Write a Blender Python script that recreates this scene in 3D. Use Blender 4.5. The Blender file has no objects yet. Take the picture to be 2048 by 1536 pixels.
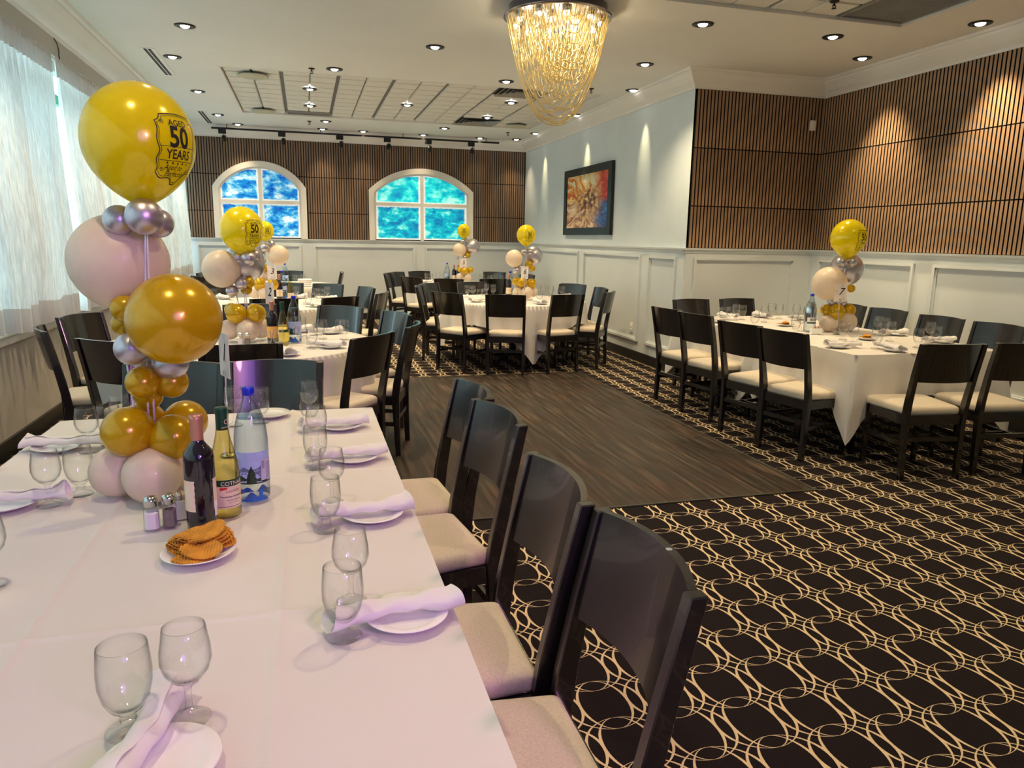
import bpy, bmesh, math, random
from math import pi, sin, cos, radians, sqrt, atan2
from mathutils import Vector, Matrix
random.seed(7)
S = bpy.context.scene
COL = S.collection

# ---------------------------------------------------------------- camera
cam_d = bpy.data.cameras.new('camera'); cam_d.sensor_width = 36.0; cam_d.lens = 1467.4 / 2048 * 36.0
cam_d.clip_start = 0.02; cam_d.clip_end = 100
cam = bpy.data.objects.new('camera', cam_d); COL.objects.link(cam); S.camera = cam
yaw, pit, rol = 0.274051, -0.194914, 0.0175169
fw = Vector((sin(yaw) * cos(pit), cos(yaw) * cos(pit), sin(pit)))
rt = Vector((cos(yaw), -sin(yaw), 0)); up = rt.cross(fw)
r2 = rt * cos(rol) + up * sin(rol); u2 = up * cos(rol) - rt * sin(rol)
m = Matrix((r2, u2, -fw)).transposed().to_4x4(); m.translation = Vector((0, 0, 1.5)); cam.matrix_world = m

# ---------------------------------------------------------------- world, exposure
W = bpy.data.worlds.new('world'); S.world = W; W.use_nodes = True
bg = W.node_tree.nodes['Background']; bg.inputs[0].default_value = (0.62, 0.92, 1.0, 1); bg.inputs[1].default_value = 3.9
S.view_settings.view_transform = 'Standard'; S.view_settings.look = 'None'
S.view_settings.gamma = 1.0; S.view_settings.use_curve_mapping = False
S.view_settings.exposure = 0.75
S.cycles.max_bounces = 8; S.cycles.diffuse_bounces = 4; S.cycles.transparent_max_bounces = 24
S.cycles.caustics_reflective = False; S.cycles.caustics_refractive = False
S.cycles.sample_clamp_indirect = 4.0

DOWNLIGHTS = [(-0.94,7.41,'a'),(-1.24,8.69,'a'),(-1.24,10.6,'a'),(-1.2,12.5,'a'),(-0.99,13.42,'b'),(1.26,7.39,'a'),(0.38,8.69,'a'),
 (0.13,9.93,'a'),(0.14,11.16,'a'),(0.39,12.53,'a'),(0.36,13.42,'b'),(1.04,13.45,'b'),(2.3,8.65,'a'),(1.42,10.6,'a'),(2.71,9.92,'a'),
 (2.7,11.22,'a'),(2.29,12.54,'a'),(2.08,13.46,'b'),(3.11,13.48,'b'),(3.77,13.40,'b'),(3.86,12.54,'c'),(3.86,10.54,'c'),(3.42,7.35,'a'),
 (3.86,8.6,'c'),(3.25,5.9,'a'),(4.5,5.87,'a'),(5.27,6.41,'w'),(5.33,5.15,'w'),
 (0.6,5.2,'a'),(-1.0,5.4,'a'),(-0.35,3.6,'n'),(0.9,2.2,'n'),(-0.5,1.4,'n'),(2.6,1.6,'a'),(4.3,3.4,'a'),(5.2,2.0,'w'),(0.6,-1.2,'a'),(3.0,-1.2,'a'),(2.3,4.0,'a')]
# a: general  b: near the back wall  c: grazing the white wall  w: grazing the slat wall
CEIL = 3.28
def spot(name, loc, aim, energy, size, color, blend=0.6, rad=0.04):
    d = bpy.data.lights.new(name, 'SPOT'); d.energy = energy; d.spot_size = radians(size); d.spot_blend = blend
    d.color = color; d.shadow_soft_size = rad
    o = bpy.data.objects.new(name, d); COL.objects.link(o); o.location = loc
    o.rotation_euler = (Vector(aim) - Vector(loc)).to_track_quat('-Z', 'Y').to_euler()
    return o
WARM = (1.0, 0.76, 0.44)
for (x, y, k) in DOWNLIGHTS:
    if k == 'c':
        spot('downlight_lamp', (x, y, CEIL - 0.035), (x + 0.19, y, 2.55), 34, 30, (1.0, 0.80, 0.42), 1.0, 0.02)
    elif k == 'w':
        spot('downlight_lamp', (x, y, CEIL - 0.035), (x + 0.42, y, 1.4), 125, 66, WARM, 1.0)
    elif k == 'b':
        spot('downlight_lamp', (x, y, CEIL - 0.035), (x, y + 0.10, 1.0), 34, 70, WARM, 0.9)
    else:
        spot('downlight_lamp', (x, y, CEIL - 0.035), (x, y, 0), 80 if k == 'a' else 40, 112, WARM, 0.8)
# coloured party light standing behind the photographer, to the right
spot('party_lamp', (0.9, -1.7, 2.2), (0.1, 2.6, 0.85), 82, 70, (0.42, 0.18, 1.0), 0.8, 0.70)
spot('party_lamp', (1.6, -1.9, 2.5), (-0.3, 1.4, 0.75), 105, 60, (1.0, 0.42, 0.66), 0.9, 0.2)

# ---------------------------------------------------------------- materials
def ramp(nt, pts, interp='LINEAR'):
    r = nt.nodes.new('ShaderNodeValToRGB'); e = r.color_ramp.elements; r.color_ramp.interpolation = interp
    while len(e) < len(pts): e.new(0.5)
    for i, (p, c) in enumerate(pts): e[i].position = p; e[i].color = (*c, 1)
    return r
def mat(name, col, rough=0.5, metal=0.0, bump=None, var=None, trans=None, spec=None, emit=None, coat=0.0, sheen=0.0):
    M = bpy.data.materials.new(name); M.use_nodes = True; nt = M.node_tree; N = nt.nodes; L = nt.links
    b = N['Principled BSDF']; b.inputs['Base Color'].default_value = (*col, 1); b.inputs['Roughness'].default_value = rough
    b.inputs['Metallic'].default_value = metal; b.inputs['Coat Weight'].default_value = coat
    if sheen: b.inputs['Sheen Weight'].default_value = sheen
    if spec is not None: b.inputs['Specular IOR Level'].default_value = spec
    tc = N.new('ShaderNodeTexCoord')
    if var:   # (scale, amount, stretch)
        sc, am, st = var
        mp = N.new('ShaderNodeMapping'); mp.inputs['Scale'].default_value = st; L.new(tc.outputs['Object'], mp.inputs[0])
        nz = N.new('ShaderNodeTexNoise'); nz.inputs['Scale'].default_value = sc; nz.inputs['Detail'].default_value = 5
        L.new(mp.outputs[0], nz.inputs['Vector'])
        r = ramp(nt, [(0.3, tuple(c * (1 - am) for c in col)), (0.7, tuple(min(1, c * (1 + am)) for c in col))])
        L.new(nz.outputs['Fac'], r.inputs[0]); L.new(r.outputs[0], b.inputs['Base Color'])
    if bump:  # (scale, strength, distance)
        nz2 = N.new('ShaderNodeTexNoise'); nz2.inputs['Scale'].default_value = bump[0]; nz2.inputs['Detail'].default_value = 4
        L.new(tc.outputs['Object'], nz2.inputs['Vector'])
        bp = N.new('ShaderNodeBump'); bp.inputs['Strength'].default_value = bump[1]; bp.inputs['Distance'].default_value = bump[2]
        L.new(nz2.outputs['Fac'], bp.inputs['Height']); L.new(bp.outputs[0], b.inputs['Normal'])
    if emit:
        b.inputs['Emission Color'].default_value = (*emit[0], 1); b.inputs['Emission Strength'].default_value = emit[1]
    if trans:
        t = N.new('ShaderNodeBsdfTranslucent'); t.inputs[0].default_value = (*trans[0], 1)
        mx = N.new('ShaderNodeMixShader'); mx.inputs[0].default_value = trans[1]
        L.new(b.outputs[0], mx.inputs[1]); L.new(t.outputs[0], mx.inputs[2]); L.new(mx.outputs[0], N['Material Output'].inputs[0])
    return M
def glass(name, tint=(0.993, 0.995, 0.995), refl=1.0, edge=(0.26, 0.29, 0.31), power=3.0):
    """thin clear wall: straight-through light, mirror reflection growing towards the rim"""
    M = bpy.data.materials.new(name); M.use_nodes = True; nt = M.node_tree; N = nt.nodes; L = nt.links
    N.remove(N['Principled BSDF'])
    lw = N.new('ShaderNodeLayerWeight'); lw.inputs['Blend'].default_value = 0.35
    tr = N.new('ShaderNodeBsdfTransparent'); gl = N.new('ShaderNodeBsdfGlossy'); gl.inputs['Roughness'].default_value = 0.05
    cm = N.new('ShaderNodeMix'); cm.data_type = 'RGBA'; cm.inputs[6].default_value = (*tint, 1); cm.inputs[7].default_value = (*edge, 1)
    pw = N.new('ShaderNodeMath'); pw.operation = 'POWER'; pw.inputs[1].default_value = power
    L.new(lw.outputs['Facing'], pw.inputs[0]); L.new(pw.outputs[0], cm.inputs[0]); L.new(cm.outputs[2], tr.inputs[0])
    mu = N.new('ShaderNodeMath'); mu.operation = 'MULTIPLY_ADD'; mu.inputs[1].default_value = refl; mu.inputs[2].default_value = 0.045
    L.new(pw.outputs[0], mu.inputs[0])
    mx = N.new('ShaderNodeMixShader'); L.new(mu.outputs[0], mx.inputs[0]); L.new(tr.outputs[0], mx.inputs[1]); L.new(gl.outputs[0], mx.inputs[2])
    L.new(mx.outputs[0], N['Material Output'].inputs[0])
    return M

M = {}
M['wall'] = mat('white_wall_paint', (0.66, 0.74, 0.79), 0.6, var=(3, 0.03, (1, 1, 1)), bump=(120, 0.05, 0.002))  # white paint with cool daylight put into its colour as a bluish tint
M['wain'] = mat('white_satin_wainscot', (0.68, 0.73, 0.755), 0.42, var=(2, 0.03, (1, 1, 1)))
M['beige'] = mat('greige_wall_paint', (0.50, 0.47, 0.43), 0.6, var=(2, 0.04, (1, 1, 1)))
M['ceil'] = mat('ceiling_paint', (0.79, 0.80, 0.79), 0.75, var=(1.2, 0.025, (1, 1, 1)), bump=(90, 0.08, 0.002))
M['crown'] = mat('white_crown_paint', (0.80, 0.79, 0.77), 0.45, var=(2, 0.02, (1, 1, 1)))
M['black_base'] = mat('black_vinyl_skirting', (0.012, 0.012, 0.013), 0.35, var=(6, 0.2, (1, 1, 1)))
M['felt'] = mat('black_felt', (0.006, 0.005, 0.005), 0.9, var=(40, 0.3, (1, 1, 1)))
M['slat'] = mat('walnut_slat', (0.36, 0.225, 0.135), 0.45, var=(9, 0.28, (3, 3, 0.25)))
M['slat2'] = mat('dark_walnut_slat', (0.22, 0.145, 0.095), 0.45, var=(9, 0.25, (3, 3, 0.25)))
M['tile'] = mat('acoustic_tile', (0.72, 0.72, 0.69), 0.9, var=(60, 0.06, (1, 1, 1)), bump=(160, 0.3, 0.003))
M['tbar'] = mat('ceiling_grid_grey', (0.16, 0.16, 0.15), 0.7, var=(5, 0.1, (1, 1, 1)))  # dark grey grid seen in the joints between tiles
M['vent'] = mat('vent_grey_metal', (0.30, 0.30, 0.29), 0.5, 0.2, var=(5, 0.08, (1, 1, 1)))
M['vent_dark'] = mat('vent_dark_gap', (0.03, 0.03, 0.03), 0.7, var=(5, 0.1, (1, 1, 1)))
M['disc'] = mat('cream_ceiling_disc', (0.50, 0.50, 0.38), 0.6, var=(5, 0.05, (1, 1, 1)))
M['blackm'] = mat('black_metal', (0.01, 0.01, 0.011), 0.4, 0.3, var=(10, 0.2, (1, 1, 1)))
M['bulb'] = mat('lit_lamp', (1, 1, 1), 0.5, emit=((1.0, 0.93, 0.80), 7.0))
M['bulb2'] = mat('lit_chandelier_bulb', (1, 1, 1), 0.5, emit=((1.0, 0.88, 0.66), 3.0))
M['chair'] = mat('black_lacquered_wood', (0.005, 0.0045, 0.006), 0.26, var=(14, 0.35, (1, 1, 0.2)), bump=(30, 0.03, 0.001), coat=0.3, spec=0.8)
M['seat'] = mat('oatmeal_seat_fabric', (0.62, 0.54, 0.43), 0.85, var=(160, 0.10, (1, 1, 1)), bump=(500, 0.25, 0.001), sheen=0.3)
M['cloth'] = mat('white_table_linen', (0.80, 0.77, 0.745), 0.8, var=(2.5, 0.025, (1, 1, 1)), bump=(5.5, 0.35, 0.012), trans=((0.7, 0.66, 0.62), 0.12), sheen=0.2)
M['napkin'] = mat('white_napkin_linen', (0.86, 0.84, 0.86), 0.8, bump=(60, 0.25, 0.002), trans=((0.8, 0.78, 0.8), 0.15), sheen=0.2)
M['china'] = mat('white_china', (0.88, 0.88, 0.88), 0.12, var=(3, 0.01, (1, 1, 1)), coat=0.4)
M['gold'] = mat('gold_latex', (0.66, 0.43, 0.004), 0.22, 0.25, var=(7, 0.06, (1, 1, 1)), trans=((1.0, 0.72, 0.02), 0.30), coat=0.5)
M['yellow'] = mat('bright_yellow_gold_latex', (0.86, 0.70, 0.004), 0.20, 0.1, var=(7, 0.05, (1, 1, 1)), trans=((1.0, 0.93, 0.02), 0.40), coat=0.5)
M['silver'] = mat('silver_chrome_latex', (0.56, 0.53, 0.60), 0.36, 0.85, var=(7, 0.05, (1, 1, 1)), coat=0.3)
M['cream'] = mat('cream_latex', (0.83, 0.72, 0.60), 0.38, var=(5, 0.03, (1, 1, 1)), trans=((1.0, 0.86, 0.70), 0.28), coat=0.1)
M['stick'] = mat('clear_plastic_stick', (0.80, 0.80, 0.82), 0.2, var=(9, 0.05, (1, 1, 1)), coat=0.4)
M['ink'] = mat('black_ink', (0.012, 0.010, 0.008), 0.6, var=(20, 0.2, (1, 1, 1)))
M['glass'] = glass('clear_glass')
M['glass2'] = glass('blue_clear_bottle', (0.86, 0.93, 0.98), 0.6, (0.06, 0.16, 0.42), 1.5)
M['pane'] = glass('window_pane', (0.93, 0.98, 0.97), 0.4, (0.6, 0.8, 0.8))
M['wine'] = mat('dark_wine_glass', (0.010, 0.006, 0.014), 0.06, var=(5, 0.2, (1, 1, 1)), coat=0.6)
M['white_wine'] = glass('straw_wine_glass', (0.90, 0.82, 0.46), 0.5, (0.20, 0.16, 0.02), 1.8)
M['capsule'] = mat('rose_gold_capsule', (0.52, 0.25, 0.18), 0.35, 0.5, var=(20, 0.08, (1, 1, 1)))
M['green_caps'] = mat('green_capsule', (0.004, 0.055, 0.035), 0.35, 0.3, var=(20, 0.1, (1, 1, 1)))
M['paper'] = mat('cream_paper', (0.80, 0.66, 0.50), 0.7, var=(30, 0.04, (1, 1, 1)))
M['paper_w'] = mat('white_paper', (0.84, 0.82, 0.84), 0.6, var=(30, 0.02, (1, 1, 1)))
M['marble'] = mat('marbled_card', (0.74, 0.66, 0.64), 0.5, var=(26, 0.22, (1, 1, 0.6)))
M['orange_lab'] = mat('orange_paper', (0.85, 0.45, 0.10), 0.6, var=(30, 0.05, (1, 1, 1)))
M['yellow_lab'] = mat('yellow_paper', (0.90, 0.72, 0.08), 0.6, var=(30, 0.05, (1, 1, 1)))
M['red_lab'] = mat('red_print', (0.55, 0.03, 0.02), 0.6, var=(30, 0.05, (1, 1, 1)))
M['blue_cap'] = mat('royal_blue_plastic', (0.006, 0.02, 0.62), 0.3, var=(10, 0.1, (1, 1, 1)))
M['blue_wave'] = mat('blue_wave_base', (0.01, 0.13, 0.55), 0.3, var=(10, 0.2, (1, 1, 1)))
M['lav'] = mat('lavender_label_box', (0.52, 0.52, 0.72), 0.5, var=(10, 0.05, (1, 1, 1)))
M['steel'] = mat('polished_steel', (0.62, 0.62, 0.63), 0.16, 1.0, var=(20, 0.05, (1, 1, 1)))
M['salt'] = mat('salt', (0.86, 0.84, 0.88), 0.9, bump=(300, 0.3, 0.001))
M['pepper'] = mat('ground_pepper', (0.20, 0.17, 0.16), 0.9, var=(700, 0.6, (1, 1, 1)))
M['wafer'] = mat('orange_waffle', (0.74, 0.33, 0.030), 0.6, var=(25, 0.25, (1, 1, 1)))
def ridged(Mt):
    nt = Mt.node_tree; N = nt.nodes; L = nt.links; tc = N.new('ShaderNodeTexCoord'); hs = []
    for d in ('X', 'Y'):
        w = N.new('ShaderNodeTexWave'); w.bands_direction = d; w.inputs['Scale'].default_value = 48 if d == 'X' else 30; L.new(tc.outputs['Object'], w.inputs[0]); hs.append(w.outputs['Fac'])
    h = math_(nt, 'ADD', hs[0], math_(nt, 'MULTIPLY', hs[1], 0.4))
    bp = N.new('ShaderNodeBump'); bp.inputs['Strength'].default_value = 1.0; bp.inputs['Distance'].default_value = 0.0022; L.new(h, bp.inputs['Height']); L.new(bp.outputs[0], N['Principled BSDF'].inputs['Normal'])
M['frame_w'] = mat('white_window_frame', (0.78, 0.76, 0.72), 0.5, var=(4, 0.03, (1, 1, 1)))
M['pic_frame'] = mat('black_picture_frame', (0.012, 0.011, 0.012), 0.4, var=(10, 0.2, (1, 1, 1)))
M['plastic'] = mat('white_plastic', (0.78, 0.77, 0.74), 0.4, var=(10, 0.02, (1, 1, 1)))
M['edge'] = mat('dark_floor_edging', (0.03, 0.028, 0.02), 0.5, var=(10, 0.2, (1, 1, 1)))
M['bead'] = mat('champagne_crystal_bead', (0.90, 0.74, 0.38), 0.12, 0.35, var=(60, 0.15, (1, 1, 1)), trans=((1.0, 0.85, 0.5), 0.45), coat=0.5)
M['chrome_dark'] = mat('dark_mirror_steel', (0.36, 0.34, 0.38), 0.2, 0.8, var=(5, 0.1, (1, 1, 1)))
M['asphalt'] = mat('outdoor_paving', (0.25, 0.25, 0.25), 0.9, var=(3, 0.1, (1, 1, 1)))
M['green_trim'] = mat('green_aluminium', (0.02, 0.42, 0.20), 0.4, var=(5, 0.1, (1, 1, 1)))

def math_(nt, op, a, b=None, c=None):
    n = nt.nodes.new('ShaderNodeMath'); n.operation = op
    for i, v in enumerate((a, b, c)):
        if v is None: continue
        if isinstance(v, (int, float)): n.inputs[i].default_value = v
        else: nt.links.new(v, n.inputs[i])
    return n.outputs[0]

def carpet_material():
    Mt = bpy.data.materials.new('patterned_carpet'); Mt.use_nodes = True; nt = Mt.node_tree; N = nt.nodes; L = nt.links
    b = N['Principled BSDF']; b.inputs['Roughness'].default_value = 0.95; b.inputs['Specular IOR Level'].default_value = 0.15
    tc = N.new('ShaderNodeTexCoord')
    nz = N.new('ShaderNodeTexNoise'); nz.inputs['Scale'].default_value = 260; nz.inputs['Detail'].default_value = 2
    L.new(tc.outputs['Object'], nz.inputs['Vector'])
    wob = N.new('ShaderNodeVectorMath'); wob.operation = 'MULTIPLY_ADD'
    L.new(nz.outputs['Color'], wob.inputs[0]); wob.inputs[1].default_value = (0.003, 0.003, 0); L.new(tc.outputs['Object'], wob.inputs[2])
    sp = N.new('ShaderNodeSeparateXYZ'); L.new(wob.outputs[0], sp.inputs[0])
    PX, PY, CX, CY = 0.216, 0.200, 1.7655, 1.8065
    def fold(o, c, p):
        t = math_(nt, 'ADD', math_(nt, 'SUBTRACT', o, c), p / 2)
        t = math_(nt, 'SUBTRACT', math_(nt, 'FLOORED_MODULO', t, p), p / 2)
        return math_(nt, 'ABSOLUTE', t)
    X = fold(sp.outputs[0], CX, PX); Y = fold(sp.outputs[1], CY, PY)
    total = None
    for (a, bb, th) in ((0.0830, 0.1265, 1.0), (0.1320, 0.1265, 0.95)):
        for (ox, oy) in ((0, 0), (PX, 0), (0, PY)):
            x = math_(nt, 'SUBTRACT', X, ox) if ox else X
            y = math_(nt, 'SUBTRACT', Y, oy) if oy else Y
            u = math_(nt, 'DIVIDE', x, a); v = math_(nt, 'DIVIDE', y, bb)
            r = math_(nt, 'SQRT', math_(nt, 'ADD', math_(nt, 'MULTIPLY', u, u), math_(nt, 'MULTIPLY', v, v)))
            gu = math_(nt, 'DIVIDE', u, a); gv = math_(nt, 'DIVIDE', v, bb)
            g = math_(nt, 'SQRT', math_(nt, 'ADD', math_(nt, 'MULTIPLY', gu, gu), math_(nt, 'MULTIPLY', gv, gv)))
            d = math_(nt, 'ABSOLUTE', math_(nt, 'DIVIDE', math_(nt, 'MULTIPLY', math_(nt, 'SUBTRACT', r, 1.0), r), math_(nt, 'ADD', g, 1e-4)))
            side = math_(nt, 'POWER', math_(nt, 'MINIMUM', math_(nt, 'ABSOLUTE', u), 1.0), 2.0)
            w = math_(nt, 'MULTIPLY_ADD', side, 0.0047 * th, 0.0010)
            c = math_(nt, 'DIVIDE', math_(nt, 'SUBTRACT', w, d), 0.0008)
            n = N.new('ShaderNodeClamp'); L.new(c, n.inputs[0])
            total = n.outputs[0] if total is None else math_(nt, 'MAXIMUM', total, n.outputs[0])
    n2 = N.new('ShaderNodeTexNoise'); n2.inputs['Scale'].default_value = 420; n2.inputs['Detail'].default_value = 2
    L.new(tc.outputs['Object'], n2.inputs['Vector'])
    dark = ramp(nt, [(0.3, (0.004, 0.003, 0.004)), (0.75, (0.019, 0.012, 0.015))]); L.new(n2.outputs['Fac'], dark.inputs[0])
    lite = ramp(nt, [(0.25, (0.44, 0.33, 0.20)), (0.7, (0.80, 0.65, 0.43))]); L.new(n2.outputs['Fac'], lite.inputs[0])
    mx = N.new('ShaderNodeMix'); mx.data_type = 'RGBA'; L.new(total, mx.inputs[0]); L.new(dark.outputs[0], mx.inputs[6]); L.new(lite.outputs[0], mx.inputs[7])
    L.new(mx.outputs[2], b.inputs['Base Color'])
    bp = N.new('ShaderNodeBump'); bp.inputs['Strength'].default_value = 0.4; bp.inputs['Distance'].default_value = 0.003
    L.new(n2.outputs['Fac'], bp.inputs['Height']); L.new(bp.outputs[0], b.inputs['Normal'])
    return Mt
M['carpet'] = carpet_material()
ridged(M['wafer'])

def dance_material():
    Mt = bpy.data.materials.new('dark_streaked_vinyl'); Mt.use_nodes = True; nt = Mt.node_tree; N = nt.nodes; L = nt.links
    b = N['Principled BSDF']; b.inputs['Roughness'].default_value = 0.5; b.inputs['Specular IOR Level'].default_value = 0.3
    tc = N.new('ShaderNodeTexCoord'); mp = N.new('ShaderNodeMapping'); mp.inputs['Scale'].default_value = (34, 1.6, 1); L.new(tc.outputs['Object'], mp.inputs[0])
    nz = N.new('ShaderNodeTexNoise'); nz.inputs['Scale'].default_value = 1.0; nz.inputs['Detail'].default_value = 6; L.new(mp.outputs[0], nz.inputs[0])
    r = ramp(nt, [(0.3, (0.010, 0.007, 0.005)), (0.52, (0.030, 0.022, 0.016)), (0.72, (0.085, 0.065, 0.050))]); L.new(nz.outputs['Fac'], r.inputs[0])
    n2 = N.new('ShaderNodeTexNoise'); n2.inputs['Scale'].default_value = 3.2; L.new(tc.outputs['Object'], n2.inputs[0])
    r2_ = ramp(nt, [(0.42, (1, 1, 1)), (0.70, (1.25, 0.88, 0.75))]); L.new(n2.outputs['Fac'], r2_.inputs[0])
    mu = N.new('ShaderNodeMix'); mu.data_type = 'RGBA'; mu.blend_type = 'MULTIPLY'; mu.inputs[0].default_value = 1
    L.new(r.outputs[0], mu.inputs[6]); L.new(r2_.outputs[0], mu.inputs[7]); L.new(mu.outputs[2], b.inputs['Base Color'])
    rr = N.new('ShaderNodeMapRange'); rr.inputs[3].default_value = 0.40; rr.inputs[4].default_value = 0.62; L.new(nz.outputs['Fac'], rr.inputs[0]); L.new(rr.outputs[0], b.inputs['Roughness'])
    return Mt
M['dance'] = dance_material()

def curtain_material():
    Mt = bpy.data.materials.new('sheer_curtain'); Mt.use_nodes = True; nt = Mt.node_tree; N = nt.nodes; L = nt.links
    N.remove(N['Principled BSDF'])
    tc = N.new('ShaderNodeTexCoord'); mp = N.new('ShaderNodeMapping'); mp.inputs['Scale'].default_value = (1, 90, 2); L.new(tc.outputs['Object'], mp.inputs[0])
    nz = N.new('ShaderNodeTexNoise'); nz.inputs['Scale'].default_value = 4; nz.inputs['Detail'].default_value = 4; L.new(mp.outputs[0], nz.inputs[0])
    r = ramp(nt, [(0.3, (0.62, 0.62, 0.61)), (0.7, (0.90, 0.90, 0.88))]); L.new(nz.outputs['Fac'], r.inputs[0])
    df = N.new('ShaderNodeBsdfDiffuse'); tl = N.new('ShaderNodeBsdfTranslucent'); tp = N.new('ShaderNodeBsdfTransparent')
    L.new(r.outputs[0], df.inputs[0]); L.new(r.outputs[0], tl.inputs[0])
    m1 = N.new('ShaderNodeMixShader'); m1.inputs[0].default_value = 0.30; L.new(df.outputs[0], m1.inputs[1]); L.new(tl.outputs[0], m1.inputs[2])
    m2 = N.new('ShaderNodeMixShader'); m2.inputs[0].default_value = 0.035; L.new(m1.outputs[0], m2.inputs[1]); L.new(tp.outputs[0], m2.inputs[2])
    L.new(m2.outputs[0], N['Material Output'].inputs[0])
    return Mt
M['sheer'] = curtain_material()
M['sheer_band'] = mat('doubled_curtain_cloth', (0.60, 0.57, 0.54), 0.85, var=(4, 0.06, (1, 90, 2)), trans=((0.6, 0.6, 0.6), 0.12))

def art_pane(name, c1, c2, c3, white, scale, seed):
    """blue brushed paint on a lit pane, bare glass along its edges"""
    Mt = bpy.data.materials.new(name); Mt.use_nodes = True; nt = Mt.node_tree; N = nt.nodes; L = nt.links
    b = N['Principled BSDF']; b.inputs['Roughness'].default_value = 0.3
    tc = N.new('ShaderNodeTexCoord'); mp = N.new('ShaderNodeMapping'); mp.inputs['Rotation'].default_value = (0, radians(38), 0)
    mp.inputs['Scale'].default_value = (1, 1, 1.7); mp.inputs['Location'].default_value = (seed, seed * 1.7, 0); L.new(tc.outputs['Object'], mp.inputs[0])
    nz = N.new('ShaderNodeTexNoise'); nz.inputs['Scale'].default_value = scale; nz.inputs['Detail'].default_value = 7; nz.inputs['Roughness'].default_value = 0.68; nz.inputs['Distortion'].default_value = 0.25
    L.new(mp.outputs[0], nz.inputs[0])
    r = ramp(nt, [(0.36, c1), (0.47, c2), (0.54, c3), (0.63, white)]); L.new(nz.outputs['Fac'], r.inputs[0])
    sp = N.new('ShaderNodeSeparateXYZ'); L.new(tc.outputs['Generated'], sp.inputs[0])
    gx = math_(nt, 'MINIMUM', sp.outputs[0], math_(nt, 'SUBTRACT', 1.0, sp.outputs[0]))
    gz = math_(nt, 'MINIMUM', sp.outputs[2], math_(nt, 'SUBTRACT', 1.0, sp.outputs[2]))
    e = math_(nt, 'MINIMUM', gx, gz)
    n3 = N.new('ShaderNodeTexNoise'); n3.inputs['Scale'].default_value = 24; L.new(tc.outputs['Object'], n3.inputs[0])
    e = math_(nt, 'MULTIPLY_ADD', n3.outputs['Fac'], -0.05, e)
    mr = N.new('ShaderNodeMapRange'); mr.inputs[1].default_value = -0.002; mr.inputs[2].default_value = 0.03; L.new(e, mr.inputs[0])
    mx = N.new('ShaderNodeMix'); mx.data_type = 'RGBA'; mx.inputs[6].default_value = (0.72, 0.76, 0.72, 1); L.new(mr.outputs[0], mx.inputs[0]); L.new(r.outputs[0], mx.inputs[7])
    L.new(mx.outputs[2], b.inputs['Base Color']); L.new(mx.outputs[2], b.inputs['Emission Color']); b.inputs['Emission Strength'].default_value = 0.35  # weak glow put into the paint in place of daylight behind the pane
    return Mt
M['pane_blue'] = art_pane('blue_brushed_pane', (0.0, 0.05, 0.50), (0.0, 0.24, 0.66), (0.12, 0.50, 0.78), (0.72, 0.82, 0.92), 4.2, 1.3)
M['pane_cyan'] = art_pane('cyan_brushed_pane', (0.0, 0.16, 0.45), (0.0, 0.36, 0.58), (0.0, 0.58, 0.68), (0.35, 0.85, 0.80), 5.0, 4.1)
M['pane_cyan_lit'] = art_pane('turquoise_lit_pane', (0.0, 0.26, 0.62), (0.0, 0.55, 0.72), (0.02, 0.80, 0.80), (0.45, 1.0, 0.92), 3.5, 8.2)

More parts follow.
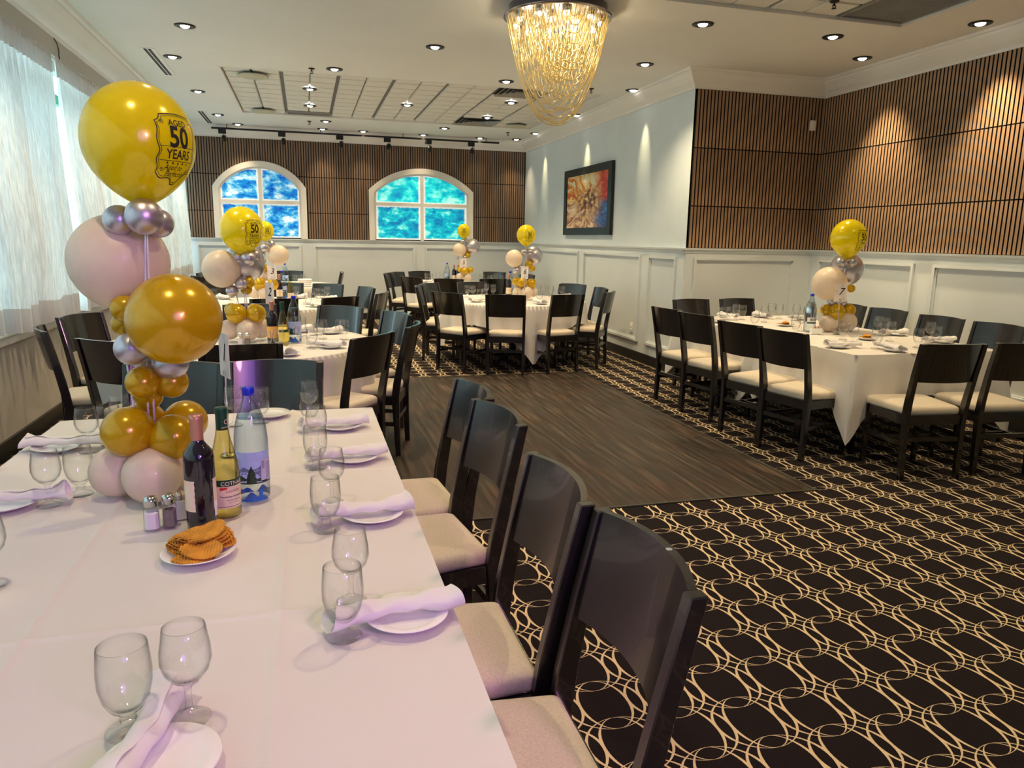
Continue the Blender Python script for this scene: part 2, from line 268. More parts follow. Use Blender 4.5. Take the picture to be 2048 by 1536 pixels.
def painting_material():
    Mt = bpy.data.materials.new('abstract_painting'); Mt.use_nodes = True; nt = Mt.node_tree; N = nt.nodes; L = nt.links
    b = N['Principled BSDF']; b.inputs['Roughness'].default_value = 0.45
    tc = N.new('ShaderNodeTexCoord'); sp = N.new('ShaderNodeSeparateXYZ'); L.new(tc.outputs['Generated'], sp.inputs[0])
    # u grows to the right of the picture as seen in the room (world -Y)
    nw = N.new('ShaderNodeTexNoise'); nw.inputs['Scale'].default_value = 3.2; nw.inputs['Detail'].default_value = 5; nw.inputs['Roughness'].default_value = 0.62; L.new(tc.outputs['Generated'], nw.inputs[0])
    sw = N.new('ShaderNodeSeparateXYZ'); L.new(nw.outputs['Color'], sw.inputs[0])
    u = math_(nt, 'ADD', math_(nt, 'SUBTRACT', 1.0, sp.outputs[1]), math_(nt, 'MULTIPLY_ADD', sw.outputs[0], 0.44, -0.22))
    v = math_(nt, 'ADD', sp.outputs[2], math_(nt, 'MULTIPLY_ADD', sw.outputs[1], 0.44, -0.22))
    dx = math_(nt, 'SUBTRACT', u, 0.55); dy = math_(nt, 'SUBTRACT', v, 0.48)
    ang = math_(nt, 'ARCTAN2', dy, dx); rad = math_(nt, 'SQRT', math_(nt, 'ADD', math_(nt, 'MULTIPLY', dx, dx), math_(nt, 'MULTIPLY', dy, dy)))
    cb = N.new('ShaderNodeCombineXYZ'); L.new(math_(nt, 'MULTIPLY', ang, 4.0), cb.inputs[0]); L.new(math_(nt, 'MULTIPLY', rad, 2.0), cb.inputs[1])
    nz = N.new('ShaderNodeTexNoise'); nz.inputs['Scale'].default_value = 1.9; nz.inputs['Detail'].default_value = 6; nz.inputs['Distortion'].default_value = 0.5; L.new(cb.outputs[0], nz.inputs[0])
    top = ramp(nt, [(0.30, (0.45, 0.02, 0.01)), (0.42, (0.80, 0.22, 0.02)), (0.50, (0.85, 0.50, 0.10)), (0.60, (0.80, 0.74, 0.48)), (0.72, (0.85, 0.84, 0.76))]); L.new(nz.outputs['Fac'], top.inputs[0])
    low = ramp(nt, [(0.30, (0.10, 0.03, 0.05)), (0.45, (0.42, 0.20, 0.10)), (0.55, (0.75, 0.52, 0.30)), (0.68, (0.82, 0.74, 0.62))]); L.new(nz.outputs['Fac'], low.inputs[0])
    red = ramp(nt, [(0.30, (0.20, 0.005, 0.01)), (0.5, (0.62, 0.02, 0.01)), (0.7, (0.70, 0.12, 0.05))]); L.new(nz.outputs['Fac'], red.inputs[0])
    blu = ramp(nt, [(0.30, (0.01, 0.01, 0.06)), (0.5, (0.03, 0.06, 0.25)), (0.62, (0.05, 0.18, 0.50)), (0.75, (0.55, 0.75, 0.85))]); L.new(nz.outputs['Fac'], blu.inputs[0])
    def mix(f, a, c):
        n = N.new('ShaderNodeMix'); n.data_type = 'RGBA'; L.new(f, n.inputs[0]); L.new(a, n.inputs[6]); L.new(c, n.inputs[7]); return n.outputs[2]
    def step(val, a, c):
        n = N.new('ShaderNodeMapRange'); n.inputs[1].default_value = a; n.inputs[2].default_value = c; L.new(val, n.inputs[0]); return n.outputs[0]
    base = mix(step(v, 0.42, 0.52), low.outputs[0], top.outputs[0])
    right = mix(step(v, 0.42, 0.54), blu.outputs[0], red.outputs[0])
    jit = math_(nt, 'MULTIPLY_ADD', nz.outputs['Fac'], 0.3, u)
    c = mix(step(jit, 0.82, 1.02), base, right)
    n4 = N.new('ShaderNodeTexNoise'); n4.inputs['Scale'].default_value = 14; n4.inputs['Detail'].default_value = 4; L.new(tc.outputs['Generated'], n4.inputs[0])
    cen = ramp(nt, [(0.35, (0.02, 0.015, 0.03)), (0.5, (0.28, 0.07, 0.04)), (0.6, (0.75, 0.55, 0.12)), (0.7, (0.80, 0.75, 0.65))]); L.new(n4.outputs['Fac'], cen.inputs[0])
    c = mix(step(math_(nt, 'MULTIPLY_ADD', n4.outputs['Fac'], 0.2, rad), 0.46, 0.20), c, cen.outputs[0])
    L.new(c, b.inputs['Base Color'])
    return Mt
M['painting'] = painting_material()

# ---------------------------------------------------------------- mesh helpers
class MB:
    def __init__(s): s.v = []; s.f = []; s.sm = []
    def add(s, vs, fs, smooth=False):
        o = len(s.v); s.v += [tuple(v) for v in vs]
        for f in fs: s.f.append(tuple(i + o for i in f)); s.sm.append(smooth)
        return s
    def box(s, x0, x1, y0, y1, z0, z1):
        return s.add([(x0, y0, z0), (x1, y0, z0), (x1, y1, z0), (x0, y1, z0), (x0, y0, z1), (x1, y0, z1), (x1, y1, z1), (x0, y1, z1)],
                     [(0, 3, 2, 1), (4, 5, 6, 7), (0, 1, 5, 4), (1, 2, 6, 5), (2, 3, 7, 6), (3, 0, 4, 7)])
    def rbox(s, x0, x1, y0, y1, z0, z1, r):
        """box with chamfered edges"""
        bm = bmesh.new(); bmesh.ops.create_cube(bm, size=1.0)
        for v in bm.verts: v.co = Vector(((x0 + x1) / 2 + v.co.x * (x1 - x0), (y0 + y1) / 2 + v.co.y * (y1 - y0), (z0 + z1) / 2 + v.co.z * (z1 - z0)))
        bmesh.ops.bevel(bm, geom=bm.edges[:], offset=r, segments=2, affect='EDGES', profile=0.6)
        bm.verts.index_update(); s.add([v.co.copy() for v in bm.verts], [tuple(v.index for v in f.verts) for f in bm.faces], True); bm.free(); return s
    def lathe(s, prof, n=24, c=(0, 0, 0), axis=None, smooth=True):
        """prof: list of (r, z) from bottom to top"""
        vs = []; fs = []; k = len(prof)
        for j in range(n):
            a = 2 * pi * j / n
            for (r, z) in prof: vs.append(Vector((r * cos(a), r * sin(a), z)))
        for j in range(n):
            j2 = (j + 1) % n
            for i in range(k - 1):
                q = [j * k + i, j2 * k + i, j2 * k + i + 1, j * k + i + 1]
                fs.append(tuple(q))
        if axis is not None:
            R = Vector((0, 0, 1)).rotation_difference(Vector(axis)).to_matrix(); vs = [R @ v for v in vs]
        return s.add([v + Vector(c) for v in vs], fs, smooth)
    def tube(s, pts, r, n=8, caps=True, smooth=True, squash=None):
        pts = [Vector(p) for p in pts]; vs = []; fs = []; k = len(pts)
        prev = None
        for i, p in enumerate(pts):
            t = (pts[min(i + 1, k - 1)] - pts[max(i - 1, 0)]).normalized()
            if prev is None:
                a = Vector((0, 0, 1)) if abs(t.z) < 0.9 else Vector((1, 0, 0)); u = t.cross(a).normalized()
            else: u = (prev - t * prev.dot(t)).normalized()
            prev = u; w = t.cross(u)
            rr = r[i] if isinstance(r, (list, tuple)) else r
            for j in range(n):
                a = 2 * pi * j / n; vs.append(p + u * rr * cos(a) + w * rr * sin(a))
        for i in range(k - 1):
            for j in range(n):
                j2 = (j + 1) % n; fs.append((i * n + j, i * n + j2, (i + 1) * n + j2, (i + 1) * n + j))
        if caps: fs.append(tuple(reversed(range(n)))); fs.append(tuple(range((k - 1) * n, k * n)))
        return s.add(vs, fs, smooth)
    def grid(s, fn, nu, nv, closed_u=False, smooth=True):
        vs = [fn(i / nu, j / nv) for i in range(nu + (0 if closed_u else 1)) for j in range(nv + 1)]
        mu = nu if closed_u else nu + 1; fs = []
        for i in range(nu):
            for j in range(nv):
                a = i * (nv + 1) + j; b = ((i + 1) % mu) * (nv + 1) + j
                fs.append((a, b, b + 1, a + 1))
        return s.add(vs, fs, smooth)
    def prism(s, poly, y0, y1):
        """polygon in (x, z) extruded along y"""
        n = len(poly); vs = [(x, y0, z) for x, z in poly] + [(x, y1, z) for x, z in poly]
        fs = [tuple(range(n)), tuple(reversed(range(n, 2 * n)))] + [(i, i + n, (i + 1) % n + n, (i + 1) % n) for i in range(n)]
        return s.add(vs, fs)
    def mesh(s, name):
        me = bpy.data.meshes.new(name); me.from_pydata(s.v, [], s.f); me.polygons.foreach_set('use_smooth', s.sm); me.update(); return me

def obj(name, mb, material, parent=None, loc=None, kind=None, label=None):
    me = mb if isinstance(mb, bpy.types.Mesh) else mb.mesh(name)
    if material is not None and not me.materials: me.materials.append(M[material])
    o = bpy.data.objects.new(name, me); COL.objects.link(o)
    if parent is not None: o.parent = parent
    if loc is not None: o.location = loc
    if kind: o['kind'] = kind
    if label: o['label'] = label
    return o
def thing(name, label, cat, loc=(0, 0, 0), rz=0.0, group=None):
    o = bpy.data.objects.new(name, None); COL.objects.link(o); o.empty_display_size = 0.05
    o.location = loc; o.rotation_euler = (0, 0, rz); o['label'] = label; o['category'] = cat
    if group: o['group'] = group
    return o
def tag(o, label, cat, group=None):
    o['label'] = label; o['category'] = cat
    if group: o['group'] = group
    return o
def dup(root, loc, rz=None, label=None, group=None):
    r = root.copy(); COL.objects.link(r); r.location = loc
    if rz is not None: r.rotation_euler = (0, 0, rz)
    if label: r['label'] = label
    if group: r['group'] = group
    for ch in list(root.children):
        c = ch.copy(); COL.objects.link(c); c.parent = r
        for g in ch.children:
            d = g.copy(); COL.objects.link(d); d.parent = c
    return r
def struct(name, mb, material, parent=None, label=None):
    o = obj(name, mb, material, parent); 
    if parent is None: o['kind'] = 'structure'
    if label: o['label'] = label
    return o
def text_geo(body, size, bold=0.0, shear=0.0, align='CENTER', cuts=0, spacing=1.0):
    cu = bpy.data.curves.new('lettering', 'FONT'); cu.body = body; cu.size = size; cu.align_x = align; cu.align_y = 'CENTER'
    cu.offset = bold * size; cu.shear = shear; cu.resolution_u = 3; cu.space_character = spacing
    o = bpy.data.objects.new('lettering', cu); COL.objects.link(o)
    dg = bpy.context.evaluated_depsgraph_get(); me = bpy.data.meshes.new_from_object(o.evaluated_get(dg))
    bm = bmesh.new(); bm.from_mesh(me)
    if cuts: bmesh.ops.triangulate(bm, faces=bm.faces[:]); bmesh.ops.subdivide_edges(bm, edges=[e for e in bm.edges if e.calc_length() > size * 0.15], cuts=cuts)
    bm.verts.index_update()
    vs = [v.co.copy() for v in bm.verts]; fs = [tuple(v.index for v in f.verts) for f in bm.faces]; bm.free()
    bpy.data.objects.remove(o); bpy.data.curves.remove(cu); bpy.data.meshes.remove(me)
    return vs, fs

# ---------------------------------------------------------------- the room
YB, XW, YR, XS, XL, Y0 = 13.75, 4.054, 7.43, 5.68, -1.98, -3.2
struct('floor', MB().box(XL - 0.1, XS + 0.1, Y0, YB + 0.1, -0.06, 0.0), 'carpet')
df = struct('dance_floor', MB().box(0.5, 3.0, 3.68, 7.82, 0.0005, 0.006), 'dance')
e = MB()
for (a, b, c, d) in ((0.485, 0.51, 3.665, 7.835), (2.99, 3.015, 3.665, 7.835), (0.51, 2.99, 3.665, 3.685), (0.51, 2.99, 7.815, 7.835)):
    e.box(a, b, c, d, 0.0005, 0.0085)
struct('edge_strip', e, 'edge', df)

WALLS = {'back': lambda u, d, z: (u, YB - d, z), 'white': lambda u, d, z: (XW - d, u, z), 'alcove': lambda u, d, z: (u, YR - d, z),
         'right': lambda u, d, z: (XS - d, u, z), 'left': lambda u, d, z: (XL + d, u, z), 'front': lambda u, d, z: (u, Y0 + d, z)}
def wbox(mb, w, u0, u1, d0, d1, z0, z1):
    F = WALLS[w]; a = F(u0, d0, z0); b = F(u1, d1, z1)
    return mb.box(min(a[0], b[0]), max(a[0], b[0]), min(a[1], b[1]), max(a[1], b[1]), z0, z1)
def wprof(mb, w, u0, u1, prof, k0=0, k1=0):
    F = WALLS[w]; n = len(prof); vs = [F(u0 + k0 * d, d, z) for d, z in prof] + [F(u1 + k1 * d, d, z) for d, z in prof]
    return mb.add(vs, [(i, (i + 1) % n, (i + 1) % n + n, i + n) for i in range(n)] + [tuple(range(n)), tuple(reversed(range(n, 2 * n)))])
WB = struct('wall_back', wbox(MB(), 'back', XL - 0.1, XW + 0.1, -0.1, 0, 0, 3.4), 'wall')
WW = struct('wall_white', MB().box(XW, XW + 0.02, YR, YB, 0, 3.4), 'wall')
WA = struct('wall_alcove', wbox(MB(), 'alcove', XW + 0.002, XS + 0.1, -0.08, 0, 0, 3.4), 'wall')
WR = struct('wall_right', wbox(MB(), 'right', Y0, YR, -0.1, 0, 0, 3.4), 'wall')
WF = struct('wall_front', MB().box(XL - 0.1, XS + 0.1, Y0 - 0.1, Y0, 0, 3.4), 'wall')
WL = struct('wall_left', MB().box(XL - 0.16, XL, Y0, YB, 0, 0.79).box(XL - 0.16, XL, Y0, YB, 2.95, 3.4), 'beige')
struct('window_sill', MB().rbox(XL - 0.14, XL + 0.035, Y0, YB - 0.01, 0.792, 0.82, 0.006).rbox(XL - 0.005, XL + 0.02, Y0, YB - 0.01, 0.735, 0.79, 0.004), 'frame_w', WL)

def wainscot(w, wall, u0, u1, panels):
    mb = MB(); wbox(mb, w, u0, u1, 0, 0.012, 0.12, 1.40); struct('wainscot_board', mb, 'wain', wall)
    mb = MB(); wprof(mb, w, u0, u1, [(0, 1.385), (0.022, 1.385), (0.028, 1.40), (0.045, 1.418), (0.048, 1.437), (0.0, 1.437)], {'white': -1, 'alcove': -1, 'back': 0, 'right': 0}[w], -1); struct('chair_rail', mb, 'wain', wall)
    mb = MB(); wbox(mb, w, u0, u1, 0, 0.026, 0, 0.115); struct('skirting_board', mb, 'black_base', wall, label='black skirting board')
    for (a, b) in panels:
        mb = MB(); z0, z1, t = 0.25, 1.335, 0.028
        for (p, q, r, s) in ((a, b, z0, z0 + t), (a, b, z1 - t, z1), (a, a + t, z0 + t, z1 - t), (b - t, b, z0 + t, z1 - t)): wbox(mb, w, p, q, 0.012, 0.042, r, s)
        for (p, q, r, s) in ((a + t, b - t, z0 + t, z0 + t + .014), (a + t, b - t, z1 - t - .014, z1 - t), (a + t, a + t + .014, z0 + t, z1 - t), (b - t - .014, b - t, z0 + t, z1 - t)): wbox(mb, w, p, q, 0.012, 0.026, r, s)
        struct('panel_moulding', mb, 'wain', wall)
wainscot('back', WB, XL, XW, [(-1.77, -0.066), (0.157, 1.951), (2.145, 3.93)])
wainscot('white', WW, YR, YB, [(7.58, 8.27), (8.50, 10.47), (10.71, 13.34)])
wainscot('alcove', WA, XW, XS, [(4.15, 5.45)])
wainscot('right', WR, Y0, YR, [(5.86, 7.25), (3.95, 5.63), (2.05, 3.73), (0.15, 1.83), (-1.75, -0.07)])
struct('baseboard_left', MB().box(XL, XL + 0.022, Y0, YB, 0, 0.12), 'black_base')
CR = [(0, 3.10), (0.014, 3.10), (0.018, 3.125), (0.035, 3.14), (0.065, 3.165), (0.105, 3.205), (0.13, 3.235), (0.135, 3.252), (0.155, 3.258), (0.165, 3.279), (0, 3.279)]
for i, (w, a, b, k0, k1) in enumerate((('back', XL, XW, 1, -1), ('white', YR, YB, -1, -1), ('alcove', XW, XS, -1, -1), ('right', Y0, YR, 1, -1), ('left', Y0, YB, 1, -1), ('front', XL, XS, 1, -1))):
    mb = MB(); pr = [(d, z) for d, z in CR]
    if w == 'left': pr = [(d * 1.5, z) for d, z in CR]
    wprof(mb, w, a, b, pr, k0, k1); struct('trim_%d' % (i + 1), mb, 'crown')
# crown joints in the alcove corner
# slats -----------------------------------------------------------------
ROWS = [(1.443, 1.884), (1.896, 2.494), (2.506, 3.098)]
PITCH, SW, ST = 0.0421, 0.0275, 0.014
def slat_mesh(w, h, name):
    mb = MB()
    if w in ('alcove', 'back'): mb.box(-SW / 2, SW / 2, -ST, 0, 0, h)
    else: mb.box(-ST, 0, -SW / 2, SW / 2, 0, h)
    me = mb.mesh(name); me.materials.append(M['slat']); me.materials.append(M['felt'])
    for p in me.polygons:
        if abs(p.normal.y if w in ('alcove', 'back') else p.normal.x) < 0.5: p.material_index = 1
    return me
def black_sides(o, ax):
    o.data.materials.append(M['felt'])
    for p in o.data.polygons:
        if abs(p.normal[ax]) < 0.5: p.material_index = 1
    return o
def felt(w, wall, u0, u1):
    mb = MB(); wbox(mb, w, u0, u1, 0.0, 0.008, 1.439, 3.102); struct('felt_backing', mb, 'felt', wall)
felt('alcove', WA, XW + 0.02, XS); felt('right', WR, Y0, YR - 0.008); felt('back', WB, -1.9, XW)
for w, wall, u0, u1 in (('alcove', WA, XW + 0.035, XS - 0.03), ('right', WR, 3.42, YR - 0.02)):
    ms = [slat_mesh(w, b - a, 'slat') for a, b in ROWS]; n = int((u1 - u0) / PITCH)
    for i in range(n + 1):
        u = u1 - i * PITCH if w == 'right' else u0 + i * PITCH
        if u < u0: continue
        for (a, b), me in zip(ROWS, ms):
            o = obj('slat', me, None, wall); o.location = WALLS[w](u, 0.009, a)
mb = MB(); u = 3.40
while u > Y0 + 0.03:
    for a, b in ROWS: wbox(mb, 'right', u - SW / 2, u + SW / 2, 0.009, 0.023, a, b)
    u -= PITCH
black_sides(struct('slat_run', mb, 'slat', WR), 0)['kind'] = 'stuff'
ARCH = [(-1.47, 0.06, 2.30, 2.735), (1.135, 3.045, 2.325, 2.72)]
def arch_z(k, x, off=0.0):
    a, b, zs, za = ARCH[k]; hw = (b - a) / 2; rise = za - zs; R = (hw * hw + rise * rise) / (2 * rise); cx = (a + b) / 2
    return za - R + sqrt(max(0, (R - off) ** 2 - (x - cx) ** 2))
mb = MB(); u = -1.88
while u < XW - 0.015:
    for a, b in ROWS:
        lo = a
        for k, (p, q, zs, za) in enumerate(ARCH):
            if p - 0.01 < u < q + 0.01: lo = max(lo, arch_z(k, min(max(u, p), q)) + 0.002)
        if lo < b - 0.01: wbox(mb, 'back', u - SW / 2, u + SW / 2, 0.009, 0.022, lo, b)
    u += PITCH
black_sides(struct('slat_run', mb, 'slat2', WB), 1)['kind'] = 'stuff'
# arched windows ----------------------------------------------------------
for k, (a, b, zs, za) in enumerate(ARCH):
    zb = 1.437; cx = (a + b) / 2; t = 0.095; n = 28
    outer = [(a + (b - a) * i / n, arch_z(k, a + (b - a) * i / n)) for i in range(n + 1)]
    ia, ib = a + t, b - t
    inner = [(ia + (ib - ia) * i / n, arch_z(k, ia + (ib - ia) * i / n, t)) for i in range(n + 1)]
    win = MB()
    o2 = [(a, zb)] + outer + [(b, zb)]; i2 = [(ia, zb)] + inner + [(ib, zb)]; N_ = len(o2)
    yf, yb = YB - 0.062, YB
    vs = [(x, yf, z) for x, z in o2] + [(x, yf, z) for x, z in i2] + [(x, yb, z) for x, z in o2] + [(x, yb, z) for x, z in i2]
    fs = []
    for i in range(N_ - 1):
        fs += [(i, i + 1, N_ + i + 1, N_ + i), (i, 2 * N_ + i, 2 * N_ + i + 1, i + 1), (N_ + i, N_ + i + 1, 3 * N_ + i + 1, 3 * N_ + i)]
    win.add(vs, fs)
    w_ = struct('window_%d' % (k + 1), win, 'frame_w')
    # inner stepped bead
    t2 = t + 0.03; ja, jb = a + t2, b - t2; bead = MB()
    i3 = [(ja, zb + 0.02)] + [(ja + (jb - ja) * i / n, arch_z(k, ja + (jb - ja) * i / n, t2)) for i in range(n + 1)] + [(jb, zb + 0.02)]
    vs = [(x, YB - 0.040, z) for x, z in i2] + [(x, YB - 0.040, z) for x, z in i3] + [(x, YB - 0.01, z) for x, z in i3]
    fs = []
    for i in range(N_ - 1): fs += [(i, i + 1, N_ + i + 1, N_ + i), (N_ + i, N_ + i + 1, 2 * N_ + i + 1, 2 * N_ + i)]
    bead.add(vs, fs); struct('window_bead', bead, 'frame_w', w_)
    zm = 2.055 + 0.025 * k
    mu = MB(); mu.box(cx - 0.028, cx + 0.028, YB - 0.048, YB - 0.012, zb, arch_z(k, cx, t) + 0.002); struct('muntin', mu, 'frame_w', w_)
    mu = MB(); mu.box(ia, ib, YB - 0.046, YB - 0.012, zm - 0.028, zm + 0.028); struct('muntin', mu, 'frame_w', w_)
    for s in (0, 1):
        xa, xb = (ja, cx - 0.028) if s == 0 else (cx + 0.028, jb)
        mts = ('pane_blue', 'pane_blue') if k == 0 else ('pane_cyan', 'pane_cyan_lit')
        pm = MB().box(xa, xb, YB - 0.022, YB - 0.016, zb + 0.02, zm - 0.028); struct('window_pane', pm, mts[0], w_)
        poly = [(xa, zm + 0.028), (xb, zm + 0.028)] + [(xb + (xa - xb) * i / 14, arch_z(k, xb + (xa - xb) * i / 14, t2)) for i in range(15)]
        pm = MB().prism(list(reversed(poly)), YB - 0.022, YB - 0.016); struct('window_pane', pm, mts[1], w_)
# street windows behind the curtains --------------------------------------
i = 3
y = Y0 + 0.05
while y < YB - 0.4:
    y1 = min(y + 1.86, YB - 0.05)
    fr = MB()
    for (p, q, r, s) in ((y, y1, 0.82, 0.88), (y, y1, 2.87, 2.95), (y, y + 0.06, 0.88, 2.87), (y1 - 0.06, y1, 0.88, 2.87)): fr.box(XL - 0.14, XL - 0.08, p, q, r, s)
    w_ = struct('window_%d' % i, fr, 'frame_w')
    g = MB().box(XL - 0.135, XL - 0.085, y + 0.06, y1 - 0.06, 2.60, 2.68); struct('window_bar', g, 'green_trim', w_, label='green window bar')
    struct('window_pane', MB().add([(XL - 0.11, y + 0.06, 0.88), (XL - 0.11, y1 - 0.06, 0.88), (XL - 0.11, y1 - 0.06, 2.87), (XL - 0.11, y + 0.06, 2.87)], [(0, 1, 2, 3)]), 'pane', w_)
    i += 1; y = y1
struct('outdoor_ground', MB().box(-14, XL - 0.2, Y0 - 6, YB + 6, -0.2, -0.1), 'asphalt')
# ceiling -------------------------------------------------------------------
T1 = (-0.83, 3.65, 9.0, 12.15); T2 = (0.35, 4.83, 2.3, 5.45)
cm = MB(); X0c, X1c, Y1c = XL - 0.1, XS + 0.1, YB + 0.1
for (a, b, c, d) in ((X0c, X1c, Y0, T2[2]), (X0c, T2[0], T2[2], T2[3]), (T2[1], X1c, T2[2], T2[3]), (X0c, X1c, T2[3], T1[2]),
                     (X0c, T1[0], T1[2], T1[3]), (T1[1], X1c, T1[2], T1[3]), (X0c, X1c, T1[3], Y1c)):
    cm.box(a, b, c, d, CEIL, CEIL + 0.055)
CE = struct('ceiling', cm, 'ceil')
struct('ceiling_deck', MB().box(X0c, X1c, Y0, Y1c, CEIL + 0.09, CEIL + 0.12), 'tbar', CE)
def tray(T, nx, ny, wide_every, skip):
    a, b, c, d = T; px = (b - a) / nx; py = (d - c) / ny
    gm = MB().box(a, b, c, d, CEIL + 0.040, CEIL + 0.046)
    struct('ceiling_grid', gm, 'tbar', CE)
    rim = MB()
    for (p, q, r, s) in ((a - 0.012, a + 0.012, c, d), (b - 0.012, b + 0.012, c, d), (a, b, c - 0.012, c + 0.012), (a, b, d - 0.012, d + 0.012)): rim.box(p, q, r, s, CEIL - 0.004, CEIL + 0.042)
    struct('tray_rim', rim, 'crown', CE)
    cache = {}
    for i in range(nx):
        for j in range(ny):
            if (i, j) in skip: continue
            l = 0.020 if i % wide_every == 0 else 0.006; r = 0.020 if (i + 1) % wide_every == 0 else 0.006
            key = (l, r)
            if key not in cache:
                me = MB(); x0, x1, y0, y1 = l, px - r, 0.012, py - 0.012; k = 0.010
                vs = [(x0, y0, 0.02), (x1, y0, 0.02), (x1, y1, 0.02), (x0, y1, 0.02), (x0 + k, y0 + k, 0), (x1 - k, y0 + k, 0), (x1 - k, y1 - k, 0), (x0 + k, y1 - k, 0)]
                me.add(vs, [(4, 7, 6, 5), (0, 4, 5, 1), (1, 5, 6, 2), (2, 6, 7, 3), (3, 7, 4, 0)])
                cache[key] = me.mesh('ceiling_tile'); cache[key].materials.append(M['tile'])
            o = obj('ceiling_tile', cache[key], None, CE); o.location = (a + i * px, c + j * py, CEIL + 0.021)
    return px, py
def cells(*r): return {(i, j) for (i0, i1, j0, j1) in r for i in range(i0, i1) for j in range(j0, j1)}
px1, py1 = tray(T1, 14, 10, 2, cells((2, 4, 9, 10), (10, 12, 0, 2), (10, 12, 8, 10)))
px2, py2 = tray(T2, 14, 10, 2, cells((12, 14, 7, 10)))
def grille(a, b, c, d, label):
    t = thing('ceiling_grille', label, 'ceiling grille', (a, c, CEIL))
    g = MB().box(0.01, b - a - 0.01, 0.01, d - c - 0.01, 0.03, 0.034); obj('grille_plate', g, 'vent', t)
    h = MB(); x = 0.03
    while x < b - a - 0.03: h.box(x, x + 0.006, 0.025, d - c - 0.025, 0.0245, 0.030); x += 0.016
    obj('grille_fins', h, 'vent', t, kind='stuff')
    f = MB(); w, l = b - a, d - c
    for (p, q, r, s) in ((0, w, 0, 0.022), (0, w, l - 0.022, l), (0, 0.022, 0.022, l - 0.022), (w - 0.022, w, 0.022, l - 0.022)): f.box(p, q, r, s, 0.015, 0.036)
    obj('grille_frame', f, 'vent', t)
grille(T1[0] + 2 * px1, T1[0] + 4 * px1, T1[2] + 9 * py1, T1[3] - 0.014, 'long grey perforated return-air grille at the far edge of the far tiled ceiling tray')
grille(T2[0] + 12 * px2, T2[1] - 0.014, T2[2] + 7 * py2, T2[3] - 0.014, 'large grey perforated return-air grille in the corner of the near ceiling tray, upper right')
def diffuser(cx, cy, label):
    t = thing('air_diffuser', label, 'ceiling vent', (cx, cy, CEIL), 0, 'square ceiling diffusers')
    obj('diffuser_back', MB().box(-0.30, 0.30, -0.30, 0.30, 0.030, 0.036), 'vent_dark', t)
    for k in range(4):
        r = 0.30 - k * 0.07; z0 = 0.004 + 0.004 * k; m_ = MB(); r1 = r - 0.042
        vs = [(-r, -r, z0), (r, -r, z0), (r, r, z0), (-r, r, z0), (-r1, -r1, z0 + 0.022), (r1, -r1, z0 + 0.022), (r1, r1, z0 + 0.022), (-r1, r1, z0 + 0.022)]
        m_.add(vs, [(0, 1, 5, 4), (1, 2, 6, 5), (2, 3, 7, 6), (3, 0, 4, 7)]); obj('diffuser_vane', m_, 'vent', t)
diffuser(T1[0] + 11 * px1, T1[2] + py1, 'square metal louvred air diffuser half hidden behind the chandelier, nearer one')
diffuser(T1[0] + 11 * px1, T1[3] - py1, 'square louvred air diffuser at the far tray edge, left of the chandelier tip')
for (x, y, l, s) in ((-1.42, 9.03, 1.25, 'nearer double-slot linear air diffuser in the ceiling above the curtains, beside the big balloon'), (-1.41, 12.85, 1.2, 'farther double-slot linear air diffuser in the ceiling, near the end of the track light')):
    t = thing('linear_diffuser', s, 'ceiling vent', (x, y, CEIL), 0, 'linear slot diffusers')
    obj('diffuser_plate', MB().box(-0.065, 0.065, -l / 2 - 0.03, l / 2 + 0.03, -0.004, -0.0008), 'crown', t)
    for d in (-0.028, 0.012): obj('slot', MB().box(d - 0.013, d + 0.013, -l / 2, l / 2, -0.007, -0.0042), 'vent_dark', t)
# curtains ---------------------------------------------------------------------
def curtain(y0, y1, label, seed):
    rnd = random.Random(seed); ph = [rnd.uniform(0, 6.28) for _ in range(6)]
    n = int((y1 - y0) / 0.013)
    def wave(y, k):   # k: 0 at the top heading, 1 at the hem
        a = 0.018 + 0.052 * k
        return a * (sin(y * 58 + ph[0] + 1.6 * sin(y * 7 + ph[1])) + 0.5 * sin(y * 31 + ph[2]) * k) + 0.012 * k * sin(y * 11 + ph[3])
    t = thing('sheer_curtain', label, 'curtain', (-1.90, (y0 + y1) / 2, 0.0), 0, 'sheer white curtains')
    yc = (y0 + y1) / 2
    def hem(y): return 0.835 + 0.012 * sin(y * 9 + ph[4])
    def fn(u, v):
        y = y0 + (y1 - y0) * u; zt, zb = 2.735, hem(y) + 0.16; z = zt + (zb - zt) * v
        return (wave(y, min(1, v * 1.4)), y - yc, z)
    obj('drape', MB().grid(fn, n, 10), 'sheer', t)
    def fb(u, v):
        y = y0 + (y1 - y0) * u; z = hem(y) + 0.16 * (1 - v); return (wave(y, 1), y - yc, z)
    obj('hem_band', MB().grid(fb, n, 2), 'sheer_band', t)
    def fh(u, v):
        y = y0 + (y1 - y0) * u; z = 2.735 + 0.155 * v + (0.006 * sin(y * 60) if v == 1 else 0)
        return (0.012 * sin(y * 75 + ph[5]) + 0.004 * sin(y * 160) + 0.004, y - yc, z)
    obj('heading_tape', MB().grid(fh, n, 4), 'sheer_band', t)
curtain(-3.1, 7.00, 'long white sheer curtain, the nearer of two, left of the narrow gap', 3)
curtain(7.12, 13.62, 'white sheer curtain at the street windows, the farther of the two, reaching the back wall', 11)
t = tag(obj('curtain_rail', MB().tube([(-1.905, -3.1, 2.865), (-1.905, 13.7, 2.865)], 0.011, 8), 'plastic'), 'white curtain rail hidden behind the gathered tops of the sheer curtains', 'curtain rail')
t = tag(obj('loose_cable', MB().tube([(XL + 0.01, 7.41, 3.09), (XL + 0.012, 7.47, 3.07), (XL + 0.008, 7.53, 3.02), (XL + 0.012, 7.50, 2.97), (XL + 0.02, 7.51, 2.90)], 0.004, 6), 'blackm'), 'thin black loose cable hanging down the soffit above the curtain gap', 'cable')
